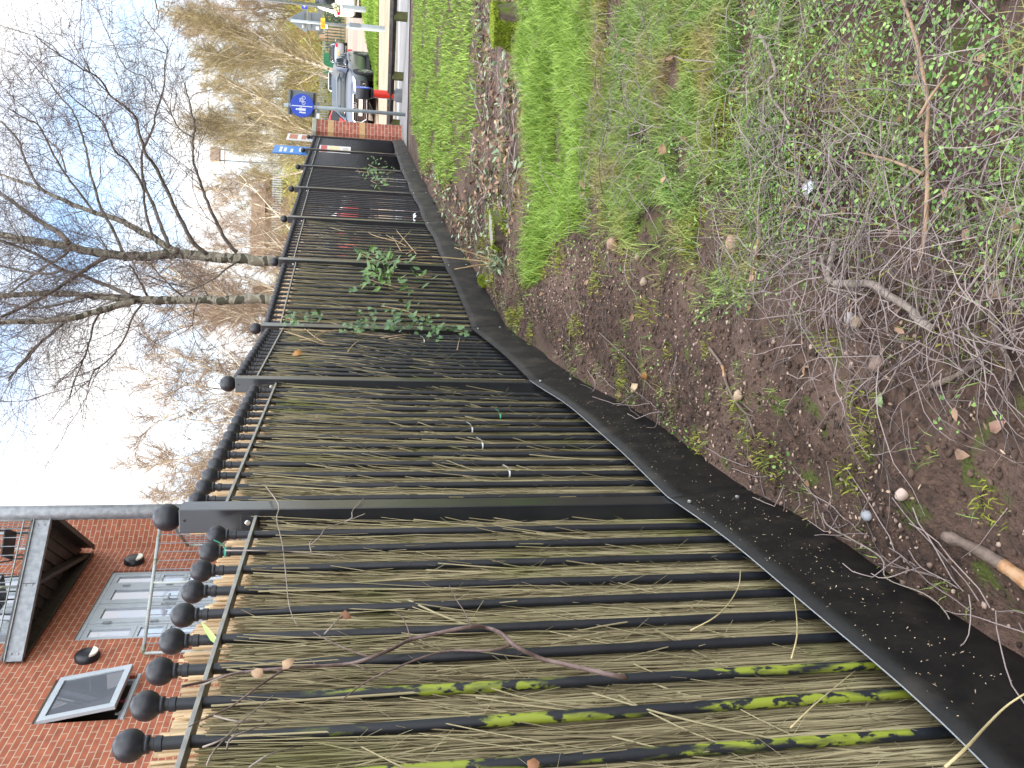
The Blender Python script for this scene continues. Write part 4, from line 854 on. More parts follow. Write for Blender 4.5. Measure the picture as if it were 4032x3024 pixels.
    for sg_ in (1, -1):
        hx = low[2][0]; g_ = MB(); zc = low[1][4] - .07
        g_.add([(xf - .005, sg_ * .46, zc - .06), (xf - .14, sg_ * W2 * .87, zc - .03), (xf - .34, sg_ * W2 * .975, zc + .06), (xf - .14, sg_ * W2 * .80, zc + .055), (xf - .03, sg_ * .48, zc + .02)], [(0, 1, 2, 3, 4)] if sg_ > 0 else [(4, 3, 2, 1, 0)])
        o = g_.build('headlight', lampg, t); o.location = (.03, 0, .005); so = o.modifiers.new('t', 'SOLIDIFY'); so.thickness = .03; so.offset = 0
        g_ = MB(); zt_ = low[-2][3]; g_.cbox((xr + .05, sg_ * (W2 - .21), zt_ - .08), (.16, .30, .17)); g_.build('tail_light', redl, t, bevel=.02)
    g_ = MB(); g_.box((xf - .1, -.62, .23), (xf + .012, .62, .34)); g_.build('bumper_intake', dark_arch, t, bevel=.02)
    if grille:
        g_ = MB(); P = [(-.36, .27), (.36, .27), (.46, .42), (.45, .62), (.40, .69), (-.40, .69), (-.45, .62), (-.46, .42)]
        GM = Matrix.Translation((xf + .012, 0, 0)) @ Matrix(((0, 0, 1, 0), (1, 0, 0, 0), (0, 1, 0, 0), (0, 0, 0, 1)))
        g_.prism(P, -.12, .012, GM); gr = g_.build('grille', dark_arch, t)
        g_ = MB(); C = [Vector((xf + .03, p[0], p[1])) for p in P]; g_.tube(C + [C[0]], .016, 6); g_.build('chrome_surround', chrome, gr)
        g_ = MB()
        for zz in (.33, .40, .47, .54, .61): g_.cbox((xf + .028, 0, zz), (.012, .84, .014))
        g_.build('chrome_slats', chrome, gr)
        g_ = MB()
        for k in range(4):
            g_.tube([(xf + .045, -.105 + .07 * k + .05 * math.cos(a), .64 + .05 * math.sin(a)) for a in np.linspace(0, 2 * PI, 17)], .009, 6)
        g_.build('ring_badge', chrome, gr)
        for sg_ in (1, -1):
            g_ = MB(); g_.box((xf - .16, .56 if sg_ > 0 else -.80, .26), (xf - .03, .80 if sg_ > 0 else -.56, .48)); fg = g_.build('fog_light_recess', dark_arch, t, bevel=.02)
            g_ = MB(); g_.tube([(xf - .02, sg_ * .68 + .06 * math.cos(a), .36 + .06 * math.sin(a)) for a in np.linspace(0, 2 * PI, 15)], .008, 6); g_.build('fog_light_ring', chrome, fg)
        g_ = MB(); g_.box((.28, -.06, 1.19), (.40, .06, 1.20)); 
    if plate:
        fr = view == 'front'; xp = xf + .04 if fr else xr - .012; zp = .46 if fr else .66
        g_ = MB(); g_.box((xp - .006, -.26, zp - .056), (xp + .006, .26, zp + .056)); pl = g_.build('number_plate', plate_w if fr else plate_y, t)
        o = text_obj(plate, .088, bpy.data.materials['hole_black'], pl, 'plate_lettering'); rot = Matrix(((0, 0, 1, 0), (1, 0, 0, 0), (0, 1, 0, 0), (0, 0, 0, 1))) if fr else Matrix(((0, 0, -1, 0), (-1, 0, 0, 0), (0, 1, 0, 0), (0, 0, 0, 1)))
        o.matrix_local = Matrix.Translation((xp + (.0075 if fr else -.0075), 0, zp)) @ rot
    return t
def ground_z(y): return float(gz(y))
def heading_away(axis_deg): return R(-90 - axis_deg)      # nose towards the camera, long axis axis_deg right of straight ahead
# grey saloon facing the camera: its nearest front wheel stands just beyond the tan pavement
Wf = at(1478, 297, 27.3); ax = R(32); nose = Vector((-math.sin(ax), -math.cos(ax))); left = Vector((-nose.y, nose.x))   # car's left side
c = Vector((Wf[0], Wf[1])) - nose * 1.42 - left * .82
car('grey_saloon_car', 'slate grey saloon car with chrome slatted grille facing the fence end', paint('slate_grey_paint', (.045, .055, .08), .25), (c.x, c.y, float(Wf[2])), math.atan2(nose.y, nose.x), 'saloon', True, 'DX16 DZE')
def put(name, label, m, x, y, Y, deg, style, **k):
    p = at(x, y, Y); return car(name, label, m, (p[0], p[1], float(p[2])), R(deg), style, **k)
put('silver_hatchback_car', 'small silver hatchback seen from behind with yellow number plate', paint('silver_paint', (.30, .32, .35), .3), 1369, 214, 70, 68, 'hatch', plate='YJ05 KHD', view='rear')
put('white_car', 'white van whose dark windscreen shows above the grey saloon roof', paint('white_paint_car', (.62, .64, .66), 0), 1388, 326, 68, -90 - 20, 'van')
put('red_car', 'bright red car whose roof shows above the blue car left of the grey saloon', paint('red_paint', (.55, .02, .015), 0), 1430, 500, 35.5, 4, 'hatch')
put('blue_car', 'royal blue car bonnet showing between the grey saloon and the brick pillar', paint('blue_paint', (.012, .035, .40), 0), 1452, 672, 31.5, 6, 'saloon')
put('red_car_behind_fence', 'red car seen in slices through the railings beside the laurel', paint('scarlet_paint', (.60, .025, .02), .1), 1447, 985, 29, -70, 'hatch', group='cars behind the railings')
put('white_car_behind_fence', 'white car seen in slices through the far railings', paint('cream_paint', (.65, .62, .60), 0), 1452, 830, 31, -60, 'hatch', group='cars behind the railings')
put('white_van', 'bright white van cut off by the picture edge behind the lamp post', paint('bright_white_paint', (.74, .74, .72), 0), 1425, -30, 37, 64, 'van', plate='FH12 XRA', view='rear')

# ================================================================== FAR SIDE OF THE ROAD
galv = mat('palisade_steel', (.36, .40, .42), (.46, .49, .50), 3, .5, metal=.3); greenp = mat('green_panel_paint', (.02, .22, .09), (.03, .26, .11), 4, .5); dkgreen = mat('dark_green_paint', (.012, .05, .035), (.02, .07, .05), 4, .5)
def palisade(name, label, pts, pitch, wd, m, zt_pad=0, cat='fence', rails=True):
    """pts: list of (base point, top z)"""
    P0 = pts[0][0]; t = thing(name, label, cat, (P0[0], P0[1], P0[2])); b = MB(); rl_ = MB()
    for (p, zt), (q, zu) in zip(pts[:-1], pts[1:]):
        p = Vector(map(float, p)); q = Vector(map(float, q)); L = (q - p).length; n = int(L / pitch); T_ = (q - p).normalized()
        for k in range(n):
            c = p + (q - p) * (k / n) - Vector(map(float, P0)); z1 = zt + (zu - zt) * k / n - P0[2]; a = c - T_ * wd / 2; e = c + T_ * wd / 2
            b.add([(a.x, a.y, c.z), (e.x, e.y, c.z), (e.x, e.y, z1 - wd * .8), (c.x, c.y, z1), (a.x, a.y, z1 - wd * .8), ], [(0, 1, 2, 3, 4)])
        for f in (.18, .85): a = p - Vector(map(float, P0)); e = q - Vector(map(float, P0)); rl_.bar((a.x, a.y + .03, a.z + (zt - p.z) * f), (e.x, e.y + .03, e.z + (zu - q.z) * f), .04, .05)
    o = b.build('pales', m, t); so = o.modifiers.new('t', 'SOLIDIFY'); so.thickness = .012; rl_.build('rail', m, t); return t
Yp = 79
palisade('palisade_fence', 'pale galvanised palisade fence along the foot of the bank', [((*at(1300, 120, Yp)[:2], 2.6), at(1271, 120, Yp)[2]), ((*at(1300, 280, Yp)[:2], 2.7), at(1262, 280, Yp)[2]), ((*at(1290, 420, Yp)[:2], 3.1), at(1243, 420, Yp)[2]), ((*at(1285, 620, Yp)[:2], 3.3), at(1228, 620, Yp)[2]), ((*at(1285, 1000, Yp)[:2], 3.3), at(1215, 1000, Yp)[2])], .22, .13, galv)
Yc = 99
palisade('palisade_fence', 'grey palisade fence running along the top of the bank under the birches', [((*at(1150, -60, Yc)[:2], at(1150, -60, Yc)[2]), at(1094, -60, Yc)[2]), ((*at(1148, 230, Yc)[:2], at(1148, 230, Yc)[2]), at(1090, 230, Yc)[2]), ((*at(1126, 480, Yc)[:2], at(1126, 480, Yc)[2]), at(1077, 480, Yc)[2]), ((*at(1112, 680, Yc)[:2], at(1112, 680, Yc)[2]), at(1070, 680, Yc)[2]), ((*at(1110, 1050, Yc)[:2], at(1110, 1050, Yc)[2]), at(1062, 1050, Yc)[2])], .27, .15, galv)
Yg = 75
palisade('railing_fence', 'dark green railings across the road in front of the tan wall', [((*at(1357, -40, Yg)[:2], at(1357, -40, Yg)[2]), at(1278, -40, Yg)[2]), ((*at(1356, 205, Yg)[:2], at(1356, 205, Yg)[2]), at(1279, 205, Yg)[2])], .26, .09, dkgreen)
def wall_box(name, label, cat, x0, x1, y0, y1, Y, th, m, part='panel', ribs=None):
    p, q = at(x1, y0, Y), at(x1, y1, Y); zt = at(x0, (y0 + y1) / 2, Y)[2]; t = thing(name, label, cat, (q[0], q[1], q[2])); Wd = p[0] - q[0]
    b = MB(); b.box((0, 0, -.6), (Wd, th, zt - q[2]))
    if ribs:
        for k in range(int(Wd / ribs)): b.box((k * ribs, -.03, -.6), (k * ribs + ribs * .4, 0, zt - q[2] - .02))
    b.build(part, m, t); return t, Wd, zt - q[2]
wall_box('green_hoarding', 'solid bright green corrugated hoarding behind the silver hatchback', 'hoarding', 1274, 1330, 212, 290, 76.5, .08, greenp, ribs=.35)
wall_box('garden_wall', 'low sunlit tan wall behind the green railings', 'wall', 1283, 1352, 108, 155, 77, .3, mat('tan_render', (.50, .36, .22), (.56, .41, .26), 1, .9))
wall_box('utility_cabinet', 'small tan cabinet standing at the end of the green railings', 'cabinet', 1257, 1290, 138, 152, 76.2, .5, mat('tan_cabinet', (.50, .34, .21), rough=.8))
wall_box('brown_shed', 'long dark red brown shed wall under a grey roof edge at the far right', 'shed', 1264, 1352, -60, 104, 81, 4, mat('dark_red_brown', (.12, .045, .035), (.16, .06, .045), 2, .8), part='wall')
t, Wd, Hh = wall_box('site_container', 'dark green ribbed container behind the far railings', 'container', 1278, 1352, -60, 106, 79.5, 1.2, dkgreen, ribs=.3)
wall_box('shed_roof', 'grey roof edge of the long brown shed', 'roof', 1251, 1263.4, -60, 106, 80.6, 4.6, sign_back)
pS = at(1250, 28, 76); bs = thing('blue_road_sign', 'small far blue road sign on a pale pole beside the lamp post', 'sign', (pS[0], pS[1], pS[2]))
b = MB(); b.tube([(0, 0, -1.5), (0, 0, at(1185, 28, 76)[2] - pS[2])], .05, 8); b.build('pole', zinc, bs)
b = MB(); zc = at(1199, 30, 76)[2] - pS[2]; b.box((-.33, -.08, zc - .24), (.22, -.06, zc + .24)); o = b.build('sign_plate', sign_blue, bs)
b = MB(); b.box((-.2, -.085, zc - .03), (.1, -.0805, zc + .03)); b.box((-.08, -.086, zc - .15), (-.02, -.0815, zc + .15)); b.build('symbol', pale_sheet, o)
# house on the bank with brown tiled roof
hp = at(1085, 885, 112); hs = thing('house', 'far house with large brown tiled roof and a lower wing above the bank', 'house', (hp[0], hp[1], 9.6), R(6))
tile = mat('brown_roof_tiles', (.10, .062, .036), (.155, .10, .058), 1.2, .85, stretch=(1, 1, 1), bump=1, bscale=3)
Zr = at(983, 885, 112)[2] - 9.6; Ze = at(1052, 885, 112)[2] - 9.6
b = MB(); b.add([(-4.1, -3, Ze), (4.3, -3, Ze), (4.0, 1.2, Zr), (-3.9, 1.2, Zr), (4.3, 5, Ze), (-4.1, 5, Ze)], [(0, 1, 2, 3), (3, 2, 4, 5), (0, 3, 5), (1, 4, 2)]); rf = b.build('roof', tile, hs)
b = MB(); b.box((-3.9, -2.6, -1), (4.0, 4.6, Ze - .02)); b.build('wall', mat('brown_house_brick', (.11, .07, .045), (.15, .095, .06), 3, .9), hs)
b = MB(); b.box((-3, -2.68, Ze - 1.3), (-1, -2.61, Ze - .3)); b.build('window', cglass, hs); b = MB(); b.box((1, -2.68, Ze - 1.3), (3, -2.61, Ze - .3)); b.build('window', cglass, hs)
b = MB(); b.add([(4.0, -2, Zr - 2.6), (6.0, -2, Zr - 2.6), (5.9, .5, Zr - 1.5), (4.0, .5, Zr - 1.5), (6.0, 3, Zr - 2.6), (4.0, 3, Zr - 2.6)], [(0, 1, 2, 3), (3, 2, 4, 5), (1, 4, 2)]); b.box((4.0, -1.7, -1), (5.8, 2.8, Zr - 2.61)); b.build('side_wing', tile, hs)
b = MB(); b.box((-1.3, .8, Zr - .2), (-.7, 1.5, Zr + .1)); b.build('ridge_vent', tile, rf)
# railway signal on the embankment
rp_ = at(1100, 625, 112); rs = thing('railway_signal', 'brown raised box on thin posts rising above the far birches', 'signal', (rp_[0], rp_[1], 9.6))
zz = lambda v: at(v, 625, 112)[2] - 9.6; brn = mat('rusty_brown_steel', (.30, .22, .16), (.36, .27, .2), 2, .8)
b = MB(); b.box((-.9, -.4, zz(866)), (.9, .5, zz(829))); b.build('box', brn, rs)
for sx in (-1, 1): b = MB(); b.tube([(.7 * sx, 0, -.5), (.7 * sx, 0, zz(866))], .09, 8); b.build('leg', sign_back, rs)
b = MB(); b.bar((-.9, -.1, zz(868)), (-2.0, -.1, zz(892)), .25, .1); b.build('ladder', brn, rs); b = MB(); b.bar((-1.2, 0, zz(885)), (1.0, 0, zz(885)), .1, .12); b.build('platform', brn, rs)

# scrub on the bank: dry stalks, bramble and evergreen clumps nobody could count
n = 15000; K = 4; x = RNG.uniform(-25, 75, n); y = RNG.uniform(77, 99, n); z = gh(x, y); hgt = RNG.uniform(.5, 1.9, n) * (1 + .8 * (vn(x, y, 6) > .55)); s = np.linspace(0, 1, K)
an = RNG.random(n) * 2 * PI; ln = RNG.uniform(.2, 1.3, n) * hgt
P = np.stack([x[:, None] + np.cos(an)[:, None] * ln[:, None] * s ** 1.5, y[:, None] + np.sin(an)[:, None] * ln[:, None] * s ** 1.5, z[:, None] + hgt[:, None] * s], -1)
V, F, q = tubes(P, np.full((n, K), .022) * (1 - .5 * s), 3, np.clip(vn(x, y, 5, 1) + RNG.normal(0, .15, n), 0, 1))
scr = mat('dry_scrub', (.34, .20, .08), (.40, .40, .10), attr=True, rough=.8, c3=(.18, .10, .05), s3=.35, l3=.5, h3=.62)
tag(npmesh('bank_scrub', V, F, scr, rnd=q), kind='stuff')
n = 30000; x = RNG.uniform(-25, 75, n); y = RNG.uniform(77.5, 99, n); keep = vn(x, y, 7, 2) + .25 * vn(x, y, 2.5, 0) > .60; x = x[keep]; y = y[keep]; n = len(x)
c = np.stack([x, y, gh(x, y) + RNG.random(n) ** 1.5 * 1.6], -1); V, F, q = leaves(c, RNG.normal(size=(n, 3)) + np.array([-.3, -.3, .8]), RNG.uniform(.2, .45, n), RNG.uniform(.12, .25, n))
tag(npmesh('bank_bramble', V, F, mat('bramble_leaf', (.09, .13, .025), (.30, .33, .06), attr=True, rough=.6), rnd=q), kind='stuff')

# ================================================================== TREES
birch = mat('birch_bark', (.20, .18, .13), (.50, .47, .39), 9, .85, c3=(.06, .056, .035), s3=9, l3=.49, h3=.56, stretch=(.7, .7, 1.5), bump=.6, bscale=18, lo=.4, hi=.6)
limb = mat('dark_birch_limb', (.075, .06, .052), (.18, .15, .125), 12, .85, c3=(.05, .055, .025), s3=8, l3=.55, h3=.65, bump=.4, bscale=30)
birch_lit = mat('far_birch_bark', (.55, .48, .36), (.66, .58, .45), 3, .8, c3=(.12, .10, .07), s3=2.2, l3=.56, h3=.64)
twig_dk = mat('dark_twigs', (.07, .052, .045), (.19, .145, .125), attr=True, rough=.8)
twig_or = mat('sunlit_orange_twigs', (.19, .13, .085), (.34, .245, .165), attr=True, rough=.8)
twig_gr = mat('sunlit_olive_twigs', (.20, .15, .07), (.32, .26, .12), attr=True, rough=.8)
def smooth_path(p, k=4):
    p = np.asarray(p, float); n = len(p)
    if n < 3: return p
    o = []
    for i in range(n - 1):
        p0, p1, p2, p3 = p[max(i - 1, 0)], p[i], p[i + 1], p[min(i + 2, n - 1)]
        for j in range(k):
            t = j / k; o.append(.5 * ((2 * p1) + (p2 - p0) * t + (2 * p0 - 5 * p1 + 4 * p2 - p3) * t * t + (-p0 + 3 * p1 - 3 * p2 + p3) * t ** 3))
    o.append(p[-1]); return np.array(o)
def grow(starts, dirs, lens, rads, K, wob, droop, rnd):
    """wiggly shoots, returned as (n,K,3) paths"""
    n = len(starts); P = np.zeros((n, K, 3)); P[:, 0] = starts; d_ = dirs / (np.linalg.norm(dirs, axis=1, keepdims=True) + 1e-9); st = (lens / (K - 1))[:, None]
    for k in range(1, K):
        d_ = d_ + RNG.normal(0, wob, (n, 3)); d_[:, 2] += droop * k / K; d_ /= np.linalg.norm(d_, axis=1, keepdims=True); P[:, k] = P[:, k - 1] + d_ * st
    return P, rads[:, None] * np.linspace(1, .35, K)[None, :]
def spawn(P, Rr, n, spread, lo=.15):
    """pick n points along the given shoots and outward directions from them"""
    i = RNG.integers(0, len(P), n); u = lo + (1 - lo) * RNG.random(n); K = P.shape[1]; f = u * (K - 1); a = np.minimum(f.astype(int), K - 2); w_ = (f - a)[:, None]
    p = P[i, a] * (1 - w_) + P[i, a + 1] * w_; d_ = P[i, a + 1] - P[i, a]; d_ /= np.linalg.norm(d_, axis=1, keepdims=True) + 1e-9
    return p, d_ + RNG.normal(0, spread, (n, 3)), i
def big_birch(name, label, limbs, Y, seed, nsub, ntw):
    """limbs: list of (pixel polyline, r0, r1, depth drift)"""
    global RNG
    RNG = np.random.default_rng(seed); base = at(*limbs[0][0][0], Y); t = thing(name, label, 'tree', (base[0], base[1], ground_z(Y))); off = np.array([base[0], base[1], ground_z(Y)])
    wood_ = MB(); sp = []; spr = []
    for li, (px, r0, r1, dr) in enumerate(limbs):
        k = len(px); pts = [at(x, y, Y + dr * (i / (k - 1)) ** 1.2) - off for i, (x, y) in enumerate(px)]
        if li == 0: pts = [np.array([pts[0][0], pts[0][1], -.3])] + pts
        pts = smooth_path(pts, 4); pts[1:-1] += RNG.normal(0, min(r0 * .05, .006) + .003, (len(pts) - 2, 3)); rr = np.linspace(r0, r1, len(pts)) * .86 * (1 + RNG.normal(0, .03, len(pts)))
        wood_.tube(pts, list(rr), 12 if r0 > .05 else 7, 0 if r0 > 24 * sc_ else 1)
        ts_ = np.linspace(0, len(pts) - 1, 12); q = np.stack([np.interp(ts_, range(len(pts)), pts[:, c_]) for c_ in range(3)], -1); sp.append(q); spr.append(r1 if r0 < .07 else .012)
        if li == 0 or r0 > .05:     # the leader runs on above the picture
            d_ = pts[-1] - pts[-4]; d_ /= np.linalg.norm(d_)
            q2, r2 = grow(pts[-1][None], d_[None], np.array([3.5]), np.array([r1]), 12, .06, 0, None); wood_.tube(q2[0], list(r2[0]), 8, 1); sp.append(q2[0])
    wood_.build('trunk', [birch, limb], t, smooth=True)
    P0 = np.array(sp); ln = np.linalg.norm(np.diff(P0, axis=1), axis=2).sum(1); pr = ln / ln.sum()
    i = RNG.choice(len(P0), nsub, p=pr); lo = np.where(i == 0, .35, .2); u = lo + (1 - lo) * RNG.random(nsub); f = u * 10.99; a = f.astype(int); p = P0[i, a]
    d_ = P0[i, a + 1] - P0[i, a]; d_ /= np.linalg.norm(d_, axis=1, keepdims=True) + 1e-9
    S1, r1_ = grow(p, d_ * .8 + RNG.normal(0, .6, (nsub, 3)) + np.array([0, 0, .25]), RNG.gamma(4, .22, nsub) + .35, RNG.uniform(.003, .006, nsub), 8, .22, -.05, None)
    p, d_, _ = spawn(S1, r1_, ntw, .65); S2, r2_ = grow(p, d_ + np.array([0, 0, .1]), RNG.gamma(4, .12, ntw) + .15, RNG.uniform(.0018, .003, ntw), 6, .22, -.22, None)
    p, d_, _ = spawn(S2, r2_, int(ntw * 1.8), .6); n3 = len(p); S3, r3_ = grow(p, d_, RNG.gamma(4, .06, n3) + .06, RNG.uniform(.0017, .0024, n3), 4, .2, -.3, None)
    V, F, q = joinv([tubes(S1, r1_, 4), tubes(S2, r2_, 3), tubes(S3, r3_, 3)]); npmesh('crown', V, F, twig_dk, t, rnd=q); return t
z4 = lambda pts: [(x * .5424, 600 + y * .5424) for x, y in pts]          # measured on two enlarged crops
z5 = lambda pts: [(x * .5425, y * .5425) for x, y in pts]
sc_ = .5424 / FPX * 12.6
TA = [(z4([(2100, 795), (1900, 785), (1750, 772), (1620, 768), (1500, 758), (1400, 745), (1300, 742), (1200, 738), (1100, 752), (980, 758), (860, 750), (740, 732), (620, 712), (500, 682), (380, 668), (250, 645), (120, 622), (0, 600)]), 46 * sc_, 28 * sc_, .4),
 (z4([(1290, 715), (1200, 680), (1100, 612), (960, 540), (830, 480), (700, 440), (560, 390), (430, 335), (300, 270), (150, 210), (0, 160)]), 30 * sc_, 11 * sc_, 1.5),
 (z4([(1500, 740), (1400, 650), (1330, 520), (1260, 380), (1190, 230), (1130, 110), (1060, 10)]) + z5([(1010, 960), (985, 850), (900, 770), (800, 690), (720, 570), (560, 480), (400, 380), (250, 250)]), 18 * sc_, 3 * sc_, -2),
 (z4([(1720, 725), (1640, 640), (1560, 480), (1490, 320), (1440, 180), (1400, 40)]) + z5([(1405, 1000), (1415, 900), (1380, 760), (1340, 600)]), 16 * sc_, 4 * sc_, -1),
 (z5([(1405, 1000), (1300, 930), (1230, 800), (1180, 700)]), 6 * sc_, 3 * sc_, .6),
 (z4([(1230, 690), (1180, 560), (1130, 420), (1080, 310), (1040, 210), (1030, 100)]) + z5([(1035, 1095), (1100, 960), (1130, 830), (1190, 620), (1195, 480), (1210, 340), (1100, 200), (1020, 80)]), 16 * sc_, 3 * sc_, 1.8),
 (z4([(1130, 620), (1090, 560), (1050, 400), (1030, 240), (920, 60)]) + z5([(840, 1106), (790, 1000), (740, 880), (640, 800), (520, 700), (380, 560)]), 12 * sc_, 3 * sc_, -1.4),
 (z4([(890, 720), (820, 560), (740, 420), (690, 270), (650, 120)]) + z5([(630, 1106), (590, 960), (520, 800), (420, 680), (320, 560), (200, 420), (100, 330)]), 13 * sc_, 3 * sc_, 1),
 (z4([(690, 440), (560, 270), (470, 150), (390, 20)]) + z5([(330, 1000), (270, 900), (160, 850), (60, 780)]), 10 * sc_, 4 * sc_, -.8),
 (z4([(500, 660), (410, 570), (330, 530), (190, 430), (80, 350), (0, 290)]), 24 * sc_, 12 * sc_, .8),
 (z4([(780, 760), (650, 830), (520, 920), (380, 1010), (240, 1090), (100, 1150), (0, 1200)]), 18 * sc_, 10 * sc_, -1),
 (z4([(520, 700), (430, 770), (300, 850), (150, 960), (0, 1070)]), 12 * sc_, 7 * sc_, .5),
 (z4([(1740, 790), (1660, 830), (1580, 900), (1480, 960), (1380, 1000)]), 8 * sc_, 3 * sc_, -.4),
 (z5([(0, 880), (50, 920), (130, 1020), (190, 1180), (260, 1320), (330, 1400)][::-1]), 11 * sc_, 7 * sc_, .5),
 (z5([(1110, 660), (1060, 560), (920, 500), (820, 320), (760, 200)]), 6 * sc_, 2.5 * sc_, .5),
 (z5([(480, 1250), (430, 1090), (330, 1000), (250, 850), (130, 740), (40, 650)]), 7 * sc_, 3 * sc_, .7)]
TB = [(z4([(2080, 1068), (1800, 1065), (1600, 1075), (1450, 1070), (1300, 1075), (1150, 1070), (1000, 1070), (900, 1062), (780, 1050), (650, 1042), (500, 1030), (350, 1020), (200, 1030), (0, 1040)]), 40 * sc_, 20 * sc_, .3),
 (z4([(980, 1082), (850, 1115), (720, 1150), (600, 1185), (500, 1210), (380, 1220), (200, 1230), (0, 1235)]), 27 * sc_, 18 * sc_, -.5),
 (z4([(960, 1050), (880, 1010), (760, 960), (640, 910), (540, 880), (430, 840), (300, 760), (150, 690), (0, 640)]), 17 * sc_, 10 * sc_, 1),
 (z4([(490, 1215), (380, 1310), (250, 1420), (130, 1560), (60, 1659)]), 13 * sc_, 7 * sc_, .7),
 (z4([(1030, 1095), (960, 1200), (920, 1310), (850, 1430), (760, 1530), (680, 1600), (640, 1700)]), 9 * sc_, 4 * sc_, -.8),
 (z4([(730, 1150), (680, 1250), (650, 1380), (600, 1520), (540, 1659), (500, 1780)]), 9 * sc_, 4 * sc_, .8),
 (z4([(1430, 1090), (1400, 1200), (1410, 1340), (1470, 1450)]), 5 * sc_, 2 * sc_, .3),
 (z4([(300, 1370), (200, 1500), (60, 1640)]), 8 * sc_, 5 * sc_, -.5),
 (z4([(620, 1050), (480, 1090), (300, 1130), (150, 1120), (0, 1080)]), 10 * sc_, 6 * sc_, .6),
 (z4([(450, 845), (380, 880), (200, 870), (0, 820)]), 12 * sc_, 8 * sc_, .5),
 (z4([(1330, 1045), (1240, 970), (1130, 860), (1080, 800)]), 7 * sc_, 3 * sc_, -.5),
 (z4([(1510, 1045), (1460, 950), (1400, 880), (1320, 800)]), 5 * sc_, 2 * sc_, .4),
 (z4([(1070, 1040), (1000, 910), (940, 810)]), 9 * sc_, 6 * sc_, -.3)]
big_birch('birch_tree', 'bare birch with dark patched trunk and wide spreading limbs, behind the fourth post', TA, 12.8, 11, 420, 3500)
big_birch('birch_tree', 'bare birch with straight trunk forking in two, behind the fence nearer the building', TB, 12.4, 12, 280, 2300)
RNG = np.random.default_rng(31)
def far_tree_mesh(seed, H, nl, ntw, multi=1, spread=.5, tw=.011, up=.5):
    global RNG
    RNG = np.random.default_rng(seed); wd = MB(); stems = []
    for m_ in range(multi):
        d0_ = np.array([RNG.normal(0, .14 * multi), RNG.normal(0, .1 * multi), 1.]); q, r_ = grow(np.array([[RNG.normal(0, .05), 0, -.3]]), d0_[None], np.array([H]), np.array([H * .0075 / multi ** .3]), 16, .05, .02, None); wd.tube(q[0], list(r_[0]), 7); stems.append(q[0])
    S0 = np.array(stems); p, d_, _ = spawn(S0, None, nl, .15, .10); d_ = d_ * .6 + RNG.normal(0, 1, (nl, 3)) * np.array([spread, spread, .15]) + np.array([0, 0, up]); hfrac = p[:, 2] / H
    L1, r1_ = grow(p, d_, H * .30 * (1.15 - hfrac) * RNG.uniform(.6, 1.2, nl) + .6, np.full(nl, H * .0022), 9, .09, .04, None)
    p, d_, _ = spawn(L1, r1_, nl * 9, .5); L2, r2_ = grow(p, d_ + np.array([0, 0, .25]), RNG.uniform(.5, 1.7, nl * 9) * H / 14, np.full(nl * 9, tw * 1.5), 6, .16, -.05, None)
    p, d_, _ = spawn(L2, r2_, ntw, .6); L3, r3_ = grow(p, d_, RNG.uniform(.3, 1.0, ntw) * H / 14, np.full(ntw, tw), 5, .16, -.35, None)
    for k in range(nl): wd.tube(L1[k], list(r1_[k]), 4, caps=False)
    return wd, joinv([tubes(L2, r2_, 3), tubes(L3, r3_, 3)])
kinds = {}
def far_tree(key, args, name, label, x, y, Y, lean=0, scale=1, bark=birch_lit, tw=twig_gr, group='bare trees beyond the fences', rz=0, zb=None):
    p = at(x, y, Y); z = float(gz(Y)) if zb is None else zb
    t = thing(name, label, 'tree', (p[0], p[1], z), rz, group); t.rotation_euler = (0, R(lean), 0); t.scale = (scale,) * 3
    kk = (key, bark.name, tw.name)
    if kk not in kinds:
        wd, (V, F, q) = far_tree_mesh(*args); a = wd.build('trunk', bark, t, smooth=True); c_ = npmesh('crown', V, F, tw, t, rnd=q); kinds[kk] = (a.data, c_.data)
    else:
        for nm, me in zip(('trunk', 'crown'), kinds[kk]): o = bpy.data.objects.new(nm, me); link(o, t); o.rotation_euler = (0, 0, rz)
    return t
slim = ('slim', (41, 14, 60, 3600, 1, .55, .010, .75)); slim2 = ('slim2', (42, 13, 56, 3600, 1, .5, .010, .75)); multi = ('multi', (43, 12, 80, 5200, 5, .5, .010, .8)); wide = ('wide', (44, 13, 90, 6000, 3, .75, .010, .6)); haze = ('haze', (45, 13, 100, 7000, 5, .65, .010, .7))
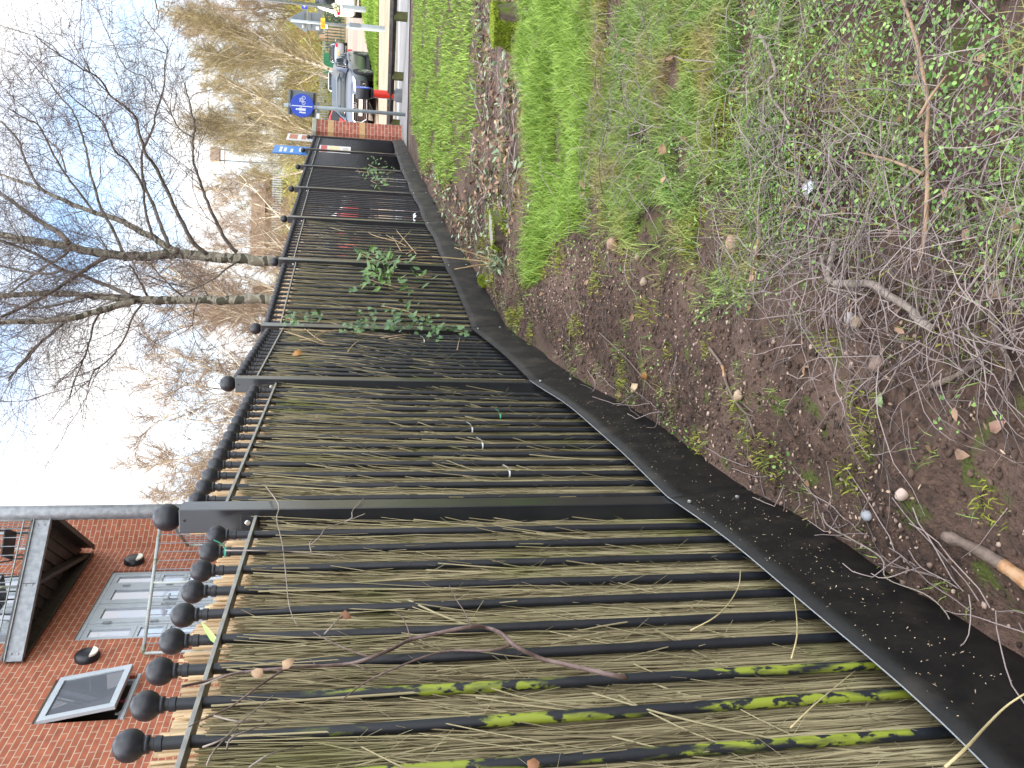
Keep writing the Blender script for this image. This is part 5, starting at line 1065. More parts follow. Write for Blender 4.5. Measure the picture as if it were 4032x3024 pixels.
FT = [(slim, 'white birch leaning over the silver hatchback, rightmost of the pale trunks', 1280, 279, 74, 19, 1.05, birch_lit, twig_gr), (slim2, 'white birch leaning gently just right of the white van windscreen', 1280, 300, 74, 11, 1.0, birch_lit, twig_gr), (slim, 'upright white birch directly above the white van windscreen', 1280, 322, 75, 3, .9, birch_lit, twig_gr),
 (slim2, 'white birch leaning behind the round blue sign', 1250, 522, 76, 10, 1.0, birch_lit, twig_gr), (slim, 'bright white birch just left of the round blue sign above the brick pillar', 1250, 566, 77, 8, .98, birch_lit, twig_gr), (multi, 'many stemmed golden birch fanning out above the blue sign board', 1250, 588, 77, 3, .95, birch_lit, twig_gr), (multi, 'many stemmed birch leaning toward the house roof above the far fence posts', 1240, 615, 80, -8, .95, birch_lit, twig_gr),
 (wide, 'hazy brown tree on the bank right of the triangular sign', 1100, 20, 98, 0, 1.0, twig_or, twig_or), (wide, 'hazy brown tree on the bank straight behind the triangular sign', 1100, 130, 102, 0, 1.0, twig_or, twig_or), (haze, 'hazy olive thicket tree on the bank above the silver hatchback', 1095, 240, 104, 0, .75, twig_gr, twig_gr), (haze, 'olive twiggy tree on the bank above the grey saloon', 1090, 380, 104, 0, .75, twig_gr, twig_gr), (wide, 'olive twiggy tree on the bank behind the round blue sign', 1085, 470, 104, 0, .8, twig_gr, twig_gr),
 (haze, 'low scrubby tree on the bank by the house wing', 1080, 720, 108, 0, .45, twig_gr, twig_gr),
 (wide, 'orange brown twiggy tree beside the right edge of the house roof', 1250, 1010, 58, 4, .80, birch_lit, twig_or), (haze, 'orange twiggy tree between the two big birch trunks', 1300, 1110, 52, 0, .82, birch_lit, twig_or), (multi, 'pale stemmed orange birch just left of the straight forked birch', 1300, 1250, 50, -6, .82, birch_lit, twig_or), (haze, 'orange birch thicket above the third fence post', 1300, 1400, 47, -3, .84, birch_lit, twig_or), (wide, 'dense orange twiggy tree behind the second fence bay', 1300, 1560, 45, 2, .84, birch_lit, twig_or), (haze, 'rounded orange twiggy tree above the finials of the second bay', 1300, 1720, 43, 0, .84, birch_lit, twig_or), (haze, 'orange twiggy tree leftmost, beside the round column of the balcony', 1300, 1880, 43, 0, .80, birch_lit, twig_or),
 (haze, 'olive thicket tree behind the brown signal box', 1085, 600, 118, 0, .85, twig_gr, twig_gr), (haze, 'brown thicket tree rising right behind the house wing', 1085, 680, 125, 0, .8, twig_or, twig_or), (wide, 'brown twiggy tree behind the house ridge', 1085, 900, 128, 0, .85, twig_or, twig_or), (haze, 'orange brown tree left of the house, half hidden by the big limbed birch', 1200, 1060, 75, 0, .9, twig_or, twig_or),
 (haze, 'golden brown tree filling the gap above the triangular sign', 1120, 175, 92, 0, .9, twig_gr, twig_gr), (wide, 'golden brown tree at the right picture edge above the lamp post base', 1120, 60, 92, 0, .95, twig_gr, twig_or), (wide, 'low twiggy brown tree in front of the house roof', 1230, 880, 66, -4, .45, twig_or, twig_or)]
for i, (kd, lab, x, y, Y, lean, scl, bk_, tw_) in enumerate(FT): far_tree(kd[0], kd[1], 'bare_tree', lab, x, y, Y, lean, scl, bk_, tw_, rz=i * 1.3)

# ================================================================== FOREGROUND GROUND COVER
RNG = np.random.default_rng(77)
def poly(px): return [G(x, y)[:2] for x, y in px]
LAWN = poly([(1634, -900), (1634, 100), (1628, 300), (1634, 480), (1650, 560), (1690, 680), (1760, 720), (1800, 690), (1830, 600), (1870, 540), (1895, 480), (1895, 100), (1900, -900)])
BAND = poly([(2080, -900), (2070, 300), (2100, 500), (2100, 800), (2110, 990), (2170, 960), (2280, 930), (2330, 830), (2350, 500), (2370, 200), (2400, -900)])
MIXG = poly([(2320, -900), (2320, 960), (2500, 930), (2700, 880), (2900, 900), (3020, 930), (3100, 700), (3150, 300), (3200, -900)])
WEED = poly([(2950, -900), (2950, 850), (3100, 900), (3350, 880), (3600, 950), (3800, 1000), (4700, 1250), (4700, -900)])
LITT = poly([(1890, -900), (1890, 500), (1850, 620), (1900, 860), (2080, 830), (2080, -900)])
TANG = poly([(3000, 500), (2960, 900), (3150, 900), (3300, 1250), (3420, 1500), (3600, 1700), (4700, 2000), (4700, 300), (3700, 200)])
SOIL = poly([(1650, 560), (1800, 720), (2050, 950), (2350, 950), (2900, 950), (3500, 1250), (4700, 1500), (4700, 2750), (3300, 2250), (2700, 1850), (2250, 1500), (1950, 1180), (1750, 850), (1640, 600)])
def scatter(n, x0, x1, y0, y1, pl, clump=0, s=.3, k=0, power=1.0):
    x = RNG.uniform(x0, x1, n); y = y0 + (y1 - y0) * RNG.random(n) ** power; jx = (vn(x, y, .45, 0) - .5) * .45 + RNG.normal(0, .07, n); jy = (vn(x, y, .45, 2) - .5) * .45 + RNG.normal(0, .07, n); m = inpoly(x + jx, y + jy, pl)
    if clump: m &= vn(x, y, s, k) > clump
    return x[m], y[m]
def fence_x(y): return np.interp(y, [p[1] for p in PP], [p[0] for p in PP]) + .15
grass_m = gm('grass_blades', (.09, .19, .02), (.38, .52, .10)); grass_d = gm('dull_grass', (.08, .17, .025), (.36, .46, .13), c3=(.34, .28, .11), s3=3.2, l3=.50, h3=.66)
parts = []
x, y = scatter(150000, 1, 14, 7.4, 17, LAWN, .26, .5, 1, .8); n = len(x)
parts.append(blades(x, y, gh(x, y), RNG.uniform(.03, .075, n) * (.7 + .7 * vn(x, y, .7, 2)), RNG.uniform(.007, .012, n), .8))
x, y = scatter(150000, .4, 6, 4, 6.4, BAND, .17, .22, 2); n = len(x)
parts.append(blades(x, y, gh(x, y), RNG.uniform(.05, .12, n) * (.5 + vn(x, y, .35, 3)), RNG.uniform(.0035, .006, n), .9))
V, F, q = joinv(parts); tag(npmesh('grass', V, F, grass_m, rnd=q), kind='stuff')
parts = []
x, y = scatter(150000, .2, 5, 2.4, 4.8, MIXG, .36, .2, 1); n = len(x)
parts.append(blades(x, y, gh(x, y), RNG.uniform(.03, .10, n), RNG.uniform(.0022, .004, n), 1.1))
x, y = scatter(60000, .1, 4, 1.0, 3.2, WEED, .5, .16, 3); n = len(x)
parts.append(blades(x, y, gh(x, y), RNG.uniform(.03, .10, n), RNG.uniform(.0016, .003, n), 1.3))
x, y = scatter(70000, -.6, 4, 1.2, 9, SOIL, .74, .12, 0); n = len(x)
parts.append(blades(x, y, gh(x, y), RNG.uniform(.02, .05, n), RNG.uniform(.002, .0035, n), 1.2))
x, y = scatter(30000, .6, 12, 5.2, 9, LITT, .62, .2, 3); n = len(x)
parts.append(blades(x, y, gh(x, y), RNG.uniform(.02, .05, n), RNG.uniform(.004, .007, n), 1))
V, F, q = joinv(parts); tag(npmesh('sparse_grass', V, F, grass_d, rnd=q), kind='stuff')
# small round-leaved weeds
def ground_leaves(n, x0, x1, y0, y1, pl, L, W, clump, s, k, zj=.03, tilt=.5):
    x, y = scatter(n, x0, x1, y0, y1, pl, clump, s, k); n = len(x); c = np.stack([x, y, gh(x, y) + RNG.random(n) * zj + .004], -1)
    return leaves(c, RNG.normal(0, tilt, (n, 3)) + np.array([0, 0, 1.]), RNG.uniform(*L, n), RNG.uniform(*W, n))
weed_m = mat('weed_leaf', (.07, .18, .03), (.28, .44, .12), attr=True, rough=.5)
V, F, q = joinv([ground_leaves(60000, .1, 4, 1.0, 3.4, WEED, (.008, .019), (.006, .013), .26, .18, 1, .05), ground_leaves(16000, .2, 4, 2.4, 4.8, MIXG, (.008, .02), (.006, .012), .58, .2, 2, .04), ground_leaves(16000, -.5, 3, 1.2, 9, SOIL, (.008, .018), (.007, .014), .77, .17, 2, .03)])
tag(npmesh('weeds', V, F, weed_m, rnd=q), kind='stuff')
# moss cushions
moss_m = mat('moss', (.10, .125, .014), (.36, .38, .045), attr=True, rough=.8)
def moss_pts(n, x0, x1, y0, y1, pl, clump, s, k):
    x, y = scatter(n, x0, x1, y0, y1, pl, clump, s, k); n = len(x); hgt = np.clip((vn(x, y, s, k) - clump) * .12, 0, .02)
    return blades(x, y, gh(x, y) + hgt * .6 - .002, RNG.uniform(.005, .015, n) + hgt, RNG.uniform(.003, .006, n), 1.2)
V, F, q = joinv([moss_pts(160000, .1, 5, 2.3, 4.8, MIXG, .53, .24, 3), moss_pts(130000, -.6, 4, 1.2, 8, SOIL, .70, .2, 3), moss_pts(40000, .1, 4, 1.0, 3.4, WEED, .64, .2, 2), moss_pts(25000, .6, 10, 5.2, 9, LITT, .66, .3, 1)])
tag(npmesh('moss', V, F, moss_m, rnd=q), kind='stuff')
# crumbs of soil and gravel
ico = bpy.data.meshes.new('tmp'); import bmesh
bm_ = bmesh.new(); bmesh.ops.create_icosphere(bm_, subdivisions=1, radius=1); bm_.to_mesh(ico); bm_.free()
IV = np.array([v.co[:] for v in ico.vertices]); IF = np.array([p.vertices[:] for p in ico.polygons])
def pebbles(x, y, r_, flat=.65, sink=.3):
    n = len(x); sc3 = r_[:, None] * np.stack([RNG.uniform(.8, 1.4, n), RNG.uniform(.7, 1.1, n), RNG.uniform(.5, .8, n)], -1); a = RNG.random(n) * 6.28
    v = IV[None] * (1 + RNG.normal(0, .17, (n, len(IV), 1))) * sc3[:, None]; ca, sa = np.cos(a)[:, None], np.sin(a)[:, None]
    v = np.stack([v[..., 0] * ca - v[..., 1] * sa, v[..., 0] * sa + v[..., 1] * ca, v[..., 2]], -1) + np.stack([x, y, gh(x, y) + r_ * sink], -1)[:, None]
    return v.reshape(-1, 3), (np.arange(n)[:, None, None] * len(IV) + IF[None]).reshape(-1, 3), np.repeat(RNG.random(n), len(IV))
x, y = scatter(70000, -.65, 4, 1.2, 9.5, SOIL); n = len(x); m = x > fence_x(y) - .06; x, y = x[m], y[m]; n = len(x)
V, F, q = pebbles(x, y, np.minimum(RNG.gamma(2.0, .0019, n) + .0013, .011))
tag(npmesh('soil_crumbs', V, F, mat('soil_crumb', (.032, .019, .013), (.125, .078, .056), attr=True, rough=.95), rnd=q, smooth=False), kind='stuff')
x, y = scatter(30000, -.65, 4, 1.2, 9.5, SOIL, .42, .35, 0); n = len(x); m = x > fence_x(y) - .06; x, y = x[m], y[m]; n = len(x)
V, F, q = pebbles(x, y, np.minimum(RNG.gamma(1.6, .0016, n) + .0014, .009), sink=.45)
tag(npmesh('gravel', V, F, mat('gravel_stone', (.13, .08, .06), (.50, .37, .30), attr=True, rough=.7), rnd=q), kind='stuff')
# dead leaves and wood chips
leaf_m = mat('dead_leaf', (.12, .06, .03), (.40, .25, .15), attr=True, rough=.7)
V, F, q = joinv([ground_leaves(800, .1, 4, 1.0, 3.4, WEED, (.018, .042), (.012, .028), 0, .2, 1, .04), ground_leaves(420, .2, 4, 2.4, 4.8, MIXG, (.022, .05), (.014, .032), 0, .2, 2, .05), ground_leaves(300, -.6, 3, 1.2, 9, SOIL, (.025, .05), (.015, .03), 0, .17, 2, .02), ground_leaves(9000, .6, 10, 5.2, 9, LITT, (.03, .07), (.02, .04), .3, .17, 2, .03), ground_leaves(6000, 1, 6, 8.5, 17, SOIL, (.04, .07), (.02, .04), 0, .17, 2, .03)])
tag(npmesh('leaf_litter', V, F, leaf_m, rnd=q), kind='stuff')
V, F, q = joinv([ground_leaves(6500, -.6, 3.5, 1.2, 9, SOIL, (.006, .02), (.004, .009), .2, .4, 1, .012, .35), ground_leaves(1500, .1, 4, 1.0, 3.2, TANG, (.006, .02), (.004, .009), 0, .4, 1, .012, .35)])
tag(npmesh('wood_chip_litter', V, F, mat('wood_chip', (.10, .06, .04), (.52, .38, .26), attr=True, rough=.8), rnd=q), kind='stuff')
fol = mat('cut_laurel_leaf_litter', (.10, .16, .06), (.35, .42, .28), attr=True, rough=.4)
V, F, q = joinv([ground_leaves(2600, .6, 10, 5.2, 9, LITT, (.05, .11), (.02, .035), .3, .4, 1, .04), ground_leaves(2200, .8, 5, 6.5, 12, SOIL, (.05, .09), (.02, .03), .35, .5, 2, .03)])
tag(npmesh('cut_leaf_litter', V, F, fol, rnd=q), kind='stuff')
# tangle of fine cut twigs
twg = mat('grey_brown_twigs', (.06, .042, .038), (.36, .29, .27), attr=True, rough=.75)
def twig_set(n, x0, x1, y0, y1, pl, L, r0, clump=0, s=.3, k=0, lift=.05, K=7):
    x, y = scatter(n, x0, x1, y0, y1, pl, clump, s, k); n = len(x); a = RNG.random(n) * 2 * PI; l = RNG.uniform(*L, n)
    d_ = np.stack([np.cos(a), np.sin(a), RNG.normal(0, .12, n)], -1); P, rr = grow(np.stack([x, y, np.zeros(n)], -1), d_, l, RNG.uniform(*r0, n), K, .20, 0, None)
    P[:, :, 2] = gh(P[:, :, 0], P[:, :, 1]) + RNG.random((n, 1)) * lift + np.abs(np.sin(np.linspace(0, PI, K))[None] * RNG.normal(0, lift * .5, (n, 1))) + .004
    ok = (P[:, :, 0] > fence_x(P[:, :, 1]) - .02).all(1); P, rr = P[ok], rr[ok]
    p, d2, i = spawn(P, rr, int(len(P) * .8), .5); S2, r2 = grow(p, d2 * np.array([1, 1, .3]), RNG.uniform(.05, .2, len(p)), rr[i, 0] * .55, 4, .2, 0, None)
    S2[:, :, 2] = np.maximum(S2[:, :, 2], gh(S2[:, :, 0], S2[:, :, 1]) + .003)
    return joinv([tubes(P, rr, 4), tubes(S2, r2, 3)])
V, F, q = joinv([twig_set(3200, -.1, 2.2, 1.1, 2.9, TANG, (.12, .5), (.0009, .0021), .25, .3, 0, .07), twig_set(2400, .1, 3.5, 1.1, 3.2, WEED, (.10, .4), (.0008, .0018), 0, .3, 0, .07), twig_set(1100, .2, 4, 2.4, 4.8, MIXG, (.12, .4), (.0009, .0019), .4, .35, 0, .07),
 twig_set(300, .4, 5, 4, 6.2, BAND, (.15, .4), (.0013, .0022), .5, .35, 1, .09), twig_set(260, -.6, 3, 1.3, 7, SOIL, (.08, .4), (.0011, .0026), .4, .3, 2, .015), twig_set(1600, .6, 10, 5.2, 9, LITT, (.2, .6), (.002, .0042), .2, .5, 3, .05), twig_set(500, .8, 5, 6.5, 16, SOIL, (.1, .4), (.002, .004), .2, .5, 3, .03), twig_set(350, .2, 1.6, 2.2, 4.4, MIXG, (.15, .4), (.0012, .0022), .5, .3, 2, .09)])
tag(npmesh('twig_litter', V, F, twg, rnd=q), kind='stuff')
# twigs lying against the edging board
n = 60; tt = RNG.uniform(.7, 2, n); P = []
for k in range(n):
    i = 0 if k % 3 else 1; a = np.array(fpt(i, tt[k], .14, 0)); z = float(gh(a[0], a[1])) + .02; d_ = np.array([RNG.normal(0, .5), RNG.normal(0, 1), RNG.normal(.08, .12)]); d_ /= np.linalg.norm(d_); l = RNG.uniform(.12, .35); p, _ = grow(np.array([[a[0] + .03, a[1], z]]), d_[None], np.array([l]), np.array([.002]), 7, .15, 0, None); p[0, :, 0] = np.maximum(p[0, :, 0], fence_x(p[0, :, 1]) - .06); p[0, :, 2] = np.maximum(p[0, :, 2], gh(p[0, :, 0], p[0, :, 1]) + .006); P.append(p[0])
V, F, q = tubes(np.array(P), np.full((n, 7), .0017), 4); tag(npmesh('board_twig_litter', V, F, twg, rnd=q), kind='stuff')

# ------------------------------------------------------------------ single stones, sticks, scraps
def gpt(x, y, lift=0.):
    p = G(x, y); return np.array([p[0], p[1], float(gh(p[0], p[1])) + lift])
def stone(x, y, dia, lab, c, flat=.75):
    p = gpt(x, y); b_ = bmesh.new(); bmesh.ops.create_icosphere(b_, subdivisions=3, radius=1)
    rs_ = random.Random(int(x * 7 + y)); k1, k2, k3 = [Vector((rs_.uniform(-1, 1), rs_.uniform(-1, 1), rs_.uniform(-1, 1))) for _ in range(3)]
    for v in b_.verts:
        f_ = 1 + .13 * math.sin(2.2 * v.co.dot(k1) + 1) + .09 * math.sin(3.3 * v.co.dot(k2)) + .05 * math.sin(5 * v.co.dot(k3)); v.co = Vector((v.co.x * dia * .55, v.co.y * dia * .46, v.co.z * dia * .5 * flat)) * f_
    me = bpy.data.meshes.new('stone'); b_.to_mesh(me); b_.free(); me.polygons.foreach_set('use_smooth', [True] * len(me.polygons))
    me.materials.append(mat('stone_' + '%d' % x, c, tuple(v * .75 for v in c), 40, .75, bump=.15, bscale=60)); o = bpy.data.objects.new('stone', me); link(o); o.location = (p[0], p[1], p[2] + dia * .5 * flat * .55); o.rotation_euler = (rs_.uniform(-.2, .2), rs_.uniform(-.2, .2), rs_.uniform(0, 6)); tag(o, lab, 'stone', 'loose stones')
stone(2424, 957, .066, 'round pinkish brown stone at the end of the bright grass band', (.36, .22, .155)); stone(2905, 958, .062, 'smooth pink oval stone beside a peeled stick', (.42, .25, .205)); stone(3965, 1145, .046, 'rough tan stone among the twigs at the lower edge', (.36, .26, .20), .7)
stone(3462, 1432, .046, 'brown half buried stone in the soil by the tangled twigs', (.27, .19, .15)); stone(3355, 1252, .034, 'smooth grey white pebble in bare soil', (.5, .47, .46)); stone(3395, 1272, .034, 'round buff pebble next to the grey white pebble', (.33, .25, .17)); stone(2900, 1560, .042, 'pale sandy stone in the soil below the long root', (.45, .33, .23)); stone(3555, 1945, .036, 'pale pink stone in soil near the edging board', (.52, .40, .34))
stone(3325, 2030, .034, 'blue grey flat pebble near the edging board', (.33, .35, .38)); stone(2522, 1012, .035, 'brown pointed stone just below the round pinkish stone', (.33, .23, .17)); stone(3990, 2560, .045, 'brown lump of stone at the corner by the black board', (.25, .15, .11)); stone(2540, 1110, .04, 'wedge shaped tan stone in gravelly soil', (.34, .25, .18))
def stick(name, px, r0, r1, lab, m, lift=.012, sub=(), cat='stick', group='sticks on the ground', peel=None):
    pts = smooth_path([gpt(x, y, lift + (z[0] if z else 0)) for x, y, *z in px], 4); c0 = pts[0].copy(); rr = np.linspace(r0, r1, len(pts)) * (1 + RNG.normal(0, .07, len(pts)))
    b = MB(); b.tube(pts - c0, list(rr), 8)
    for sp_ in sub:
        q = smooth_path([gpt(x, y, lift + (z[0] if z else 0.01)) for x, y, *z in sp_], 3) - c0; b.tube(q, list(np.linspace(r1 * .8, r1 * .35, len(q))), 6)
    o = b.build(name, m, smooth=True); o.location = c0; tag(o, lab, cat, group)
    if peel:
        a, e = peel; pb = MB(); pb.tube(pts[a:e] - c0 + np.array([0, 0, .0006]), list(rr[a:e] * 1.015 + .0006), 8); pb.build('peeled_wood', peel_m, o, smooth=True)
    return o
bark1 = mat('grey_brown_bark', (.115, .082, .065), (.20, .15, .12), 25, .8, bump=.4, bscale=90); bark2 = mat('light_tan_bark', (.24, .155, .09), (.33, .22, .14), 20, .7, bump=.2, bscale=80); peel_m = mat('raw_orange_wood', (.34, .165, .07), (.50, .33, .19), 25, .6, bump=.2, bscale=90); bark_gr = mat('silvery_bark', (.22, .18, .15), (.32, .27, .23), 22, .75, bump=.3, bscale=80)
stick('branch', [(3300, 1115), (3370, 1118), (3460, 1120), (3520, 1165), (3590, 1215), (3640, 1255), (3700, 1295)], .010, .012, 'thick bent grey branch lying among the tangled twigs', bark_gr, .03, [[(3310, 1115), (3280, 1060), (3265, 1010)], [(3290, 1110), (3330, 960, .02), (3310, 985)]])
stick('branch', [(3560, -60), (3610, 60), (3665, 200), (3700, 420), (3705, 560), (3700, 720), (3690, 900), (3670, 1010)], .0045, .0065, 'long straight tan stem lying across the weeds', bark2, .05, [[(3700, 690), (3600, 640), (3420, 600)], [(3700, 470, .03), (3760, 380, .03), (3790, 300, .02)]])
stick('log', [(3690, 2110), (3760, 2140), (3850, 2190), (3930, 2240), (4010, 2300), (4060, 2370)], .014, .016, 'broken branch piece with torn orange wood near the edging board', bark1, .012, peel=(11, 19))
stick('branch', [(2790, 1370), (2830, 1440), (2840, 1500), (2880, 1570), (2920, 1640), (2940, 1720)], .006, .004, 'long bare root with orange patches in open soil', bark1, .012, [[(2900, 1600), (2930, 1630), (2960, 1640)], [(2925, 1650), (2900, 1700)]], peel=(4, 8))
stick('stick', [(2985, 760), (3000, 850), (3005, 920), (2990, 1000), (2972, 1095)], .007, .009, 'short peeled tan stick standing out beside the pink oval stone', bark2, .02, peel=(9, 17))
stick('branch', [(3055, 145), (3090, 210), (3105, 290), (3080, 320), (3095, 390), (3140, 440), (3170, 500)], .007, .004, 'crooked grey branch lying in the moss and grass', bark_gr, .045, [[(3080, 320), (3020, 370), (2930, 365)], [(3095, 390), (3050, 420)]])
stick('branch', [(3700, 1520), (3790, 1490), (3860, 1450), (3900, 1440)], .0075, .005, 'dark curved stick in the soil at the lower edge', bark1, .015, [[(3700, 1520), (3660, 1515)]])
stick('branch', [(3960, 1230), (3985, 1330), (4010, 1420), (4030, 1500)], .007, .005, 'dark purplish stick at the bottom edge of the tangle', bark1, .015)
stick('stick', [(2360, 1310), (2440, 1410), (2500, 1500), (2535, 1545)], .003, .0025, 'thin straight dark stick crossing the gravelly soil under a curled leaf', bark1, .012)
stick('stick', [(3470, 1165, .03), (3300, 1135, .02), (3440, 1190, .02)], .003, .002, 'thin pale twig beside the thick bent branch', bark_gr, .03)
stick('branch', [(2290, 560), (2330, 545), (2355, 520)], .009, .006, 'stubby dark twig stump in the bright grass band', bark1, .04)
stick('stick', [(2570, 1985), (2720, 1935), (2800, 1960), (2920, 2000), (3010, 2060)], .0025, .0018, 'branched grey twig resting against the edging board nearest the third post', bark_gr, .03, [[(2720, 1935), (2700, 1900), (2690, 1850)], [(2800, 1960), (2760, 2000), (2700, 2010)], [(2920, 2000), (2950, 1960)]])
stick('stick', [(3160, 2020), (3180, 2070), (3290, 2130), (3400, 2200), (3420, 2280), (3560, 2340), (3640, 2410), (3670, 2480)], .0026, .0014, 'long wiry twig lying along the black edging board', bark_gr, .03, [[(3400, 2220), (3560, 2250), (3700, 2290)], [(3290, 2130), (3220, 2110)], [(3630, 2380), (3670, 2440)]])
# white paper scraps
paper = mat('white_paper', (.62, .66, .74), (.72, .75, .80), 30, .6)
def scrap(p, s, lab, seed):
    rs_ = np.random.default_rng(seed); n = 7; g_ = MB(); V = []
    for i in range(n):
        for j in range(n):
            u, v = i / (n - 1) - .5, j / (n - 1) - .5; V.append((u * s * 1.2 + rs_.normal(0, s * .03), v * s * .8 + rs_.normal(0, s * .03), s * (.30 * abs(math.sin(4 * u + 1)) + .22 * abs(math.sin(5 * v + 2 * u)) + rs_.uniform(0, .08))))
    g_.add(V, [(i * n + j, (i + 1) * n + j, (i + 1) * n + j + 1, i * n + j + 1) for i in range(n - 1) for j in range(n - 1)]); o = g_.build('paper_scrap', paper); so = o.modifiers.new('t', 'SOLIDIFY'); so.thickness = .001; o.location = p; o.rotation_euler = (0, 0, rs_.uniform(0, 6)); tag(o, lab, 'paper scrap')
scrap(gpt(3222, 742, .02), .05, 'crumpled white paper scrap among weeds and twigs', 3); q_ = fpt(5, .25, .06, .73); scrap((q_[0], q_[1], .745), .09, 'white scrap caught on the edging board beside an iron post', 5)
# curled dead leaf near the thin straight stick
def big_leaf(p, L, lab, c, nrm, seed, name='dead_leaf', group='single dead leaves'):
    rs_ = np.random.default_rng(seed); V, F, q = leaves(np.array([p]), np.array([nrm], float), L, L * .7, fold=.35); o = npmesh(name, V - p, F, mat('curled_leaf', c, tuple(v * .6 for v in c), 30, .7), smooth=False); so = o.modifiers.new('t', 'SOLIDIFY'); so.thickness = .0008; o.location = p; tag(o, lab, 'leaf', group)
big_leaf(gpt(2475, 1510, .02), .055, 'curled cream and orange leaf lying over the thin straight stick', (.58, .42, .26), (.2, -.6, .8), 1); big_leaf(gpt(2500, 1495, .02), .045, 'orange brown folded leaf beside the curled cream leaf', (.45, .20, .06), (-.3, -.5, .7), 2)
big_leaf(gpt(3505, 1605, .015), .04, 'single pale green oval leaf lying on dark soil', (.30, .40, .18), (0, -.2, 1), 3); big_leaf(gpt(2662, 605, .05), .06, 'brown birch leaf caught in the bright grass band', (.34, .18, .10), (.1, -.5, .8), 4); big_leaf(gpt(3955, 1700, .015), .042, 'pinkish brown dead leaf at the lower edge of the soil', (.36, .21, .15), (.1, -.3, .9), 5); big_leaf(gpt(3800, 1780, .015), .038, 'tan dead leaf on soil, a hand left of the pinkish one', (.38, .24, .16), (-.2, -.3, .9), 6); big_leaf(gpt(4000, 860, .03), .045, 'brown dead leaf in weeds near the end of the tan stem', (.32, .18, .11), (.1, -.4, .9), 7)

# ------------------------------------------------------------------ stumps
stump_bark = mat('rough_stump_bark', (.05, .036, .026), (.13, .095, .07), 14, .95, bump=1, bscale=26, c3=(.08, .11, .015), s3=7, l3=.52, h3=.64, stretch=(1, 1, .4)); cutw = mat('grey_cut_wood', (.22, .21, .19), (.32, .31, .29), 18, .85, bump=.3, bscale=60)
def stump(name, lab, p, rad, h, moss_n, tilt, cut=True):
    t = thing(name, lab, 'stump', p); n = 26; V = []; rs_ = np.random.default_rng(5)
    fl = rs_.normal(0, .09, n); K = 7
    for k in range(K):
        v = k / (K - 1); z = -.08 + (h + .08) * v
        for i in range(n):
            a = 2 * PI * i / n; r_ = rad * (1 + .55 * (1 - v) ** 2.2 + fl[i] * (1.3 - v) + .05 * math.sin(5 * a)); V.append((r_ * math.cos(a), r_ * math.sin(a), z + tilt * r_ * math.cos(a + .8) * v))
    b = MB(); b.add(V, [(k * n + i, k * n + (i + 1) % n, (k + 1) * n + (i + 1) % n, (k + 1) * n + i) for k in range(K - 1) for i in range(n)]); b.build('bark', stump_bark, t, smooth=True)
    b = MB(); b.add([(v[0] * .97, v[1] * .97, v[2] + .001) for v in V[-n:]] + [(v[0], v[1], v[2] - .012) for v in V[-n:]], [tuple(range(n))] + [(i, n + i, n + (i + 1) % n, (i + 1) % n) for i in range(n)]); b.build('cut_top', cutw, t)
    a = RNG.random(moss_n) * 2 * PI; v = RNG.random(moss_n) ** (.7 if cut else .5); r_ = rad * (1.02 + .5 * (1 - v) ** 2.2); x = r_ * np.cos(a); y = r_ * np.sin(a); z = h * v + tilt * r_ * np.cos(a + .8) * v
    m = (vn(x + p[0], y + z + p[1], .09, 1) > .5) | (v > .93)
    if not cut:
        k = moss_n; a2 = RNG.random(k) * 2 * PI; r2 = rad * np.sqrt(RNG.random(k)); x = np.concatenate([x[m], r2 * np.cos(a2)]); y = np.concatenate([y[m], r2 * np.sin(a2)]); z = np.concatenate([z[m], h + tilt * r2 * np.cos(a2 + .8)])
    else: x, y, z = x[m], y[m], z[m]
    V, F, q = blades(x, y, z - .006, RNG.uniform(.012, .03, len(x)), RNG.uniform(.005, .009, len(x)), 1.3); npmesh('moss_cover', V, F, bright_moss, t, rnd=q)
bright_moss = mat('bright_moss', (.11, .16, .012), (.34, .42, .03), attr=True, rough=.8)
sp = gpt(2000, 893); stump('tree_stump', 'low cut tree stump with dark bark and bright moss along its rim', (sp[0], sp[1] + .14, sp[2] - .03), .15, .14, 2600, .12)
sp = gpt(2062, 70); stump('tree_stump', 'taller rotten stump thickly covered in yellow moss at the picture edge', (sp[0], sp[1] + .16, sp[2] - .02), .15, .22, 6500, .1, False)
# cut sapling stool with pale shoots just behind the edging board
p = gpt(1985, 1040); t = thing('cut_shrub', 'clump of pale cut shoots sprouting from soil next to the low stump', 'shrub', p); b = MB()
for e in ((1700, 1010), (1790, 975), (1790, 1060), (1880, 1015), (1840, 1050)):
    tip = at(e[0], e[1], p[1] - .08) - p; b.tube(smooth_path([(0, 0, 0), tip * .5 + np.array([.01, .02, 0]), tip], 3), [.006, .006, .0055, .005, .0045, .004, .0035][:7], 6)
b.build('shoot', mat('pale_shoot_bark', (.38, .27, .13), (.46, .34, .18), 15, .6), t, smooth=True)
k = 60; c = RNG.normal(size=(k, 3)) * np.array([.05, .06, .03]) + np.array([.0, .0, .05]); V, F, q = leaves(c, RNG.normal(size=(k, 3)) + np.array([0, 0, .7]), .06, .025); npmesh('foliage', V, F, fol, t, rnd=q)
p = gpt(1895, 1103); t = thing('moss_tuft', 'rounded tuft of yellow green moss beside the black edging board', 'moss tuft', p); k = 1600; a = RNG.random(k) * 6.28; r_ = np.sqrt(RNG.random(k)) * .07; V, F, q = blades(r_ * np.cos(a), r_ * np.sin(a), .06 * (1 - (r_ / .07) ** 2), RNG.uniform(.015, .03, k), RNG.uniform(.005, .008, k), 1.); npmesh('cushion', V, F, bright_moss, t, rnd=q)

